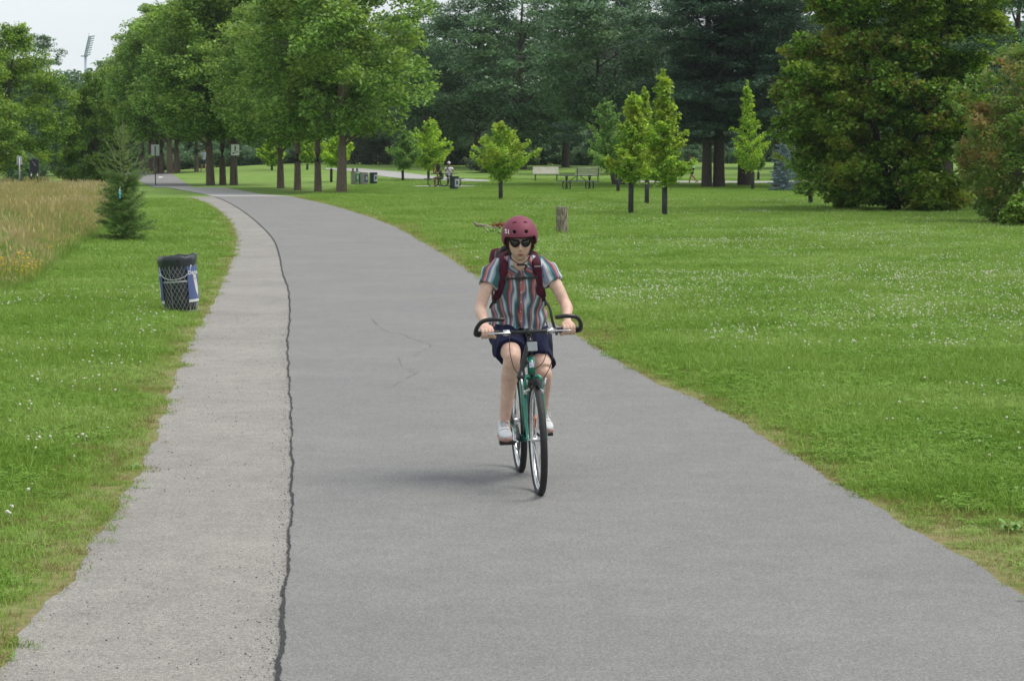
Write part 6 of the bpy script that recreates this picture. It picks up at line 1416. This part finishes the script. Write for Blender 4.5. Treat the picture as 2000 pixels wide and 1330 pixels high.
    if bag:
        bm = nb(); tube(bm, cr([(-.14, -lean - .02, zs + .56), (-.05, -.14, zs + .42), (.10, -.13, zs + .22), (.16, -.05, zs + .12)], 5), [(.014, .006)] * 16, 6, hint=(0, -1, 0)); bmobj('shoulder_strap', bm, M_BLK, t)
    return t
seated(861, 366.5, R(-62), 'woman with dark hair in an olive dress seated at the picnic table', m_sk2, mat('olive_cloth', (.045, .05, .022), .85), mat('olive_cloth', (.045, .05, .022)), m_hr, None, .96, .16, True, 'table')
seated(876.5, 364.0, R(10), 'man in white tee and white cap seated at the picnic table', m_sk2, m_ws, mat('white_shorts', (.55, .56, .6), .8), m_hr, m_ws, 1.0, .04, False, 'mix', True, .52)
def walker(px, py, face, lab, skinm, topm, legm, hairm, hat=None, lean=0.1, s_=1.0, pose='walk', stripe=None):
    p = G(px, py); t = empty('person', p, (0, 0, face), lab, 'person'); t.scale = (s_,) * 3
    bm = nb(); tube(bm, [(0, .0, .90), (0, -.01, 1.05), (0, -lean * .4, 1.25), (0, -lean * .7, 1.42)], [(.14, .10), (.12, .09), (.16, .105), (.09, .07)], 14, hint=(0, 1, 0))
    hd = Vector((0, -lean - .02, 1.60)); tube(bm, [(0, -lean * .7, 1.40), hd - Vector((0, 0, .05))], .05, 10)
    r_ = bmesh.ops.create_uvsphere(bm, u_segments=18, v_segments=14, radius=1)
    for v in r_['verts']: d = v.co.copy(); v.co = hd + Vector((d.x * .075 * (1 - .22 * max(0, -d.z)), d.y * .092 - (.018 * math.exp(-(d.x / .2) ** 2 - ((d.z + .15) / .2) ** 2) if d.y < -.5 else 0), d.z * .115))
    LG = {1: (Vector((.09, -.12, .50)), Vector((.09, -.24, .08))), -1: (Vector((-.09, -.02, .50)), Vector((-.09, .30, .14)))}
    for s in (-1, 1):
        hip = Vector((s * .085, 0, .92)); kn, an = LG[s]; tube(bm, [hip, hip.lerp(kn, .5), kn, kn.lerp(an, .35), an], [.09, .08, .056, .055, .036], 12); tube(bm, [an + Vector((0, .05, -.03)), an + Vector((0, -.15, -.045))], [(.04, .03), (.035, .02)], 10, ease=True)
        sh = Vector((s * .19, -lean * .6, 1.38)); el = Vector((s * .25, -lean * .5 + .10 * s, 1.12)); wr = el + Vector((-s * .03, -.22, .03 if pose == 'walk' else .1))
        tube(bm, [sh + Vector((-s * .06, 0, 0)), sh, sh.lerp(el, .5), el, el.lerp(wr, .6), wr], [.05, .052, .043, .037, .032, .026], 10); d_ = (wr - el).normalized(); tube(bm, [wr, wr + d_ * .05, wr + d_ * .085], [(.03, .02), (.036, .018), (.028, .012)], 8, ease=True)
        for k in range(4): o_ = Vector(((k - 1.5) * .016, 0, 0)); tube(bm, [wr + d_ * .08 + o_, wr + d_ * (.13 - .006 * abs(k - 1.2)) + o_ + Vector((0, 0, -.012))], .009, 6, ease=True)
    smooth_obj('body', bm, .013, skinm, t)
    bm = nb(); tube(bm, [(0, .0, .88), (0, -.01, 1.05), (0, -lean * .4, 1.25), (0, -lean * .7, 1.40), (0, -lean * .72, 1.44)], [(.165, .12), (.145, .11), (.175, .12), (.13, .09), (.07, .06)], 16, hint=(0, 1, 0))
    for s in (-1, 1): sh = Vector((s * .19, -lean * .6, 1.38)); el = Vector((s * .25, -lean * .5 + .10 * s, 1.12)); tube(bm, [sh + Vector((-s * .09, 0, 0)), sh, sh.lerp(el, .6)], [.065, .068, .06], 12)
    smooth_obj('shirt', bm, .014, topm, t)
    bm = nb(); tube(bm, [(0, 0, .95), (0, 0, .86)], [(.155, .12), (.15, .12)], 14, hint=(0, 1, 0))
    for s in (-1, 1): hip = Vector((s * .085, 0, .92)); kn, an = LG[s]; tube(bm, [hip, hip.lerp(kn, .45), hip.lerp(kn, .85)], [.10, .095, .085], 12)
    smooth_obj('shorts', bm, .015, legm, t)
    bm = nb(); r_ = bmesh.ops.create_uvsphere(bm, u_segments=18, v_segments=12, radius=1); dl_ = []
    for v in r_['verts']: d = v.co.copy(); dl_ += [v] if (d.y < -.45 and d.z < .45) or d.z < -.6 else []; v.co = hd + Vector((d.x * .083, d.y * .10 + .004, d.z * .125 + .003))
    bmesh.ops.delete(bm, geom=dl_, context='VERTS'); bmobj('hair', bm, hairm, t, True)
    return t
walker(1353, 358.5, R(-80), 'person in a pale blue tee running on the far path behind the branches', m_sk3, mat('pale_blue_tee', (.45, .66, .74), .8, var=.35, scale=7), mat('dark_shorts', (.02, .025, .03), .85), m_hr, None, .18, 1.0)
walker(398, 336.5, R(30), 'distant person in a grey top walking by the far tree row', m_sk3, mat('grey_top', (.35, .40, .48), .85), mat('dark_trousers', (.03, .035, .06), .85), m_hr, None, .05, 1.0)

# ------------------------------------------------------------------ stump post and fallen branch
p = G(1097, 462); q = ppm(p.y); bm = nb(); rr = .138; zt = (462 - 404) / q; rings = []; n = 72
rg = np.random.default_rng(5); rid = rg.normal(0, 1, n)
for j, z in enumerate(np.linspace(-.05, zt, 16)):
    rings.append([bm.verts.new(((rr * (1.04 - .03 * j / 15) + .006 * rid[k] + .004 * math.sin(z * 21 + k * .9) + .003 * rg.normal()) * math.cos(2 * math.pi * k / n) + .008 * (1 - z), (rr + .006 * rid[k] + .003 * rg.normal()) * math.sin(2 * math.pi * k / n), z)) for k in range(n)])
for a_, b_ in zip(rings, rings[1:]):
    for k in range(n): bm.faces.new((a_[k], a_[(k + 1) % n], b_[(k + 1) % n], b_[k]))
t = empty('tree_stump', p, label='upright cut log with ridged grey bark standing in the lawn', cat='stump')
topring = [v.co.copy() for v in rings[-1]]
bmobj('bark', bm, mat('log_bark', (.20, .165, .115), .95, var=.45, scale=9, bump=1, stretch=(3, 3, .8), col2=(.30, .26, .20)), t, False)
bm = nb(); bm.faces.new([bm.verts.new(v * .985 + Vector((0, 0, .008))) for v in topring]); bmobj('cut_face', bm, mat('cut_wood', (.50, .46, .40), .8, var=.15, scale=14), t)
p = G(985, 452); q = ppm(p.y); X_ = lambda px: (px - 985) / q; z_ = lambda y: (452 - y) / q
bm = nb(); tube(bm, cr([(X_(926), .15, z_(434)), (X_(932), .1, z_(440)), (X_(948), .05, z_(441)), (X_(958), 0, z_(446)), (X_(985), 0, z_(446)), (X_(1010), .05, z_(447)), (X_(1040), .1, z_(449)), (X_(1062), .2, z_(451))], 5), list(np.interp(range(36), [0, 5, 10, 16, 22, 35], [.03, .045, .035, .06, .055, .035])), 10)
tube(bm, cr([(X_(945), .02, z_(444)), (X_(953), .0, z_(450)), (X_(957), -.02, z_(455))], 3), [.05, .055, .055, .05, .045, .04, .03], 8); tube(bm, [(X_(976), 0, z_(442)), (X_(978), .02, z_(432)), (X_(977), .04, z_(425))], [.016, .012, .006], 5); tube(bm, [(X_(968), 0, z_(447)), (X_(974), -.06, z_(453))], [.03, .02], 6)
t = empty('fallen_branch', p, label='fallen grey branch with rusty dead leaves lying behind the cyclist', cat='branch'); bmobj('limb', bm, mat('log_bark', (.2, .165, .115)), t, True)
rg = np.random.default_rng(9); dp = rg.normal(0, 1, (260, 3)) * np.array([.13, .08, .035]) + np.array([X_(981), .04, z_(440)])
link('dead_leaves', leaves('dead_leaves', dp, leafmat('dead_leaf', ((.20, .07, .025), (.30, .12, .05), (.36, .18, .08)), .2), .07, .045, rg, .3, .2), parent=t)
# leafy weeds around the branch and in the right lawn
def weed(nm, p, n, L_, W_, h_, seed, m_, lab, spread=.12):
    r_ = random.Random(seed); bm = nb()
    for k in range(n):
        a = r_.uniform(0, 6.28); l2 = L_ * r_.uniform(.6, 1.1); up = r_.uniform(.3, 1.1); d = Vector((math.cos(a), math.sin(a), 0)); s_ = Vector((-d.y, d.x, 0)) * W_ * .5; o_ = d * r_.uniform(0, spread)
        pts = [o_, o_ + d * l2 * .35 + Vector((0, 0, l2 * up * .6)), o_ + d * l2 * .75 + Vector((0, 0, l2 * up * .8)), o_ + d * l2 * 1.1 + Vector((0, 0, l2 * up * .6))]; w = (.3, 1, .9, .05)
        A = [bm.verts.new(q_ + s_ * w_) for q_, w_ in zip(pts, w)]; B = [bm.verts.new(q_ - s_ * w_) for q_, w_ in zip(pts, w)]
        for i in range(3): bm.faces.new((A[i], A[i + 1], B[i + 1], B[i]))
    o = bmobj(nm, bm, m_); o.location = p; return tag(o, lab, 'weed', 'broad leaved weeds in the lawn')
m_wd2 = mat('weed_leaf', (.15, .28, .06), .6, var=.2, scale=8)
for i, (px, py, n, L_, lab) in enumerate([(958, 458, 26, .22, 'leafy clump growing under the fallen branch'), (975, 462, 22, .22, 'second leafy clump, just left of the helmet'), (1600, 826, 12, .12, 'dandelion rosette beside the asphalt edge, upper of the right verge'),
        (1840, 930, 14, .13, 'broad leaved rosette among the clover at right'), (1968, 968, 16, .14, 'broad leaved rosette near the right edge'), (1500, 806, 10, .10, 'small rosette in the thin verge grass'), (1975, 1040, 12, .13, 'rosette at the right edge by the verge'), (262, 916, 12, .10, 'leafy weed overlapping the gravel edge at left'), (1555, 830, 10, .10, 'low weed where verge grass meets clover')]):
    weed('lawn_weed', G(px, py), n, L_ * (.6 if i > 1 else .8), L_ * .2, .1, i, m_wd2, lab, .04 if i > 1 else .18)
# pale litter specks on the gravel
# ------------------------------------------------------------------ thin summer haze over the whole park
bm = nb(); box(bm, (0, 180, 14), (900, 460, 30)); hz = nb()
m = bpy.data.materials.new('haze'); m.use_nodes = True; n = m.node_tree.nodes; n.remove(n['Principled BSDF']); pv = n.new('ShaderNodeVolumePrincipled')
pv.inputs['Color'].default_value = (.86, .92, 1, 1); pv.inputs['Density'].default_value = .00013; pv.inputs['Anisotropy'].default_value = .2
m.node_tree.links.new(pv.outputs[0], n['Material Output'].inputs['Volume']); hz.free()
tag(bmobj('haze', bm, m), 'thin summer haze over the park', kind='stuff')
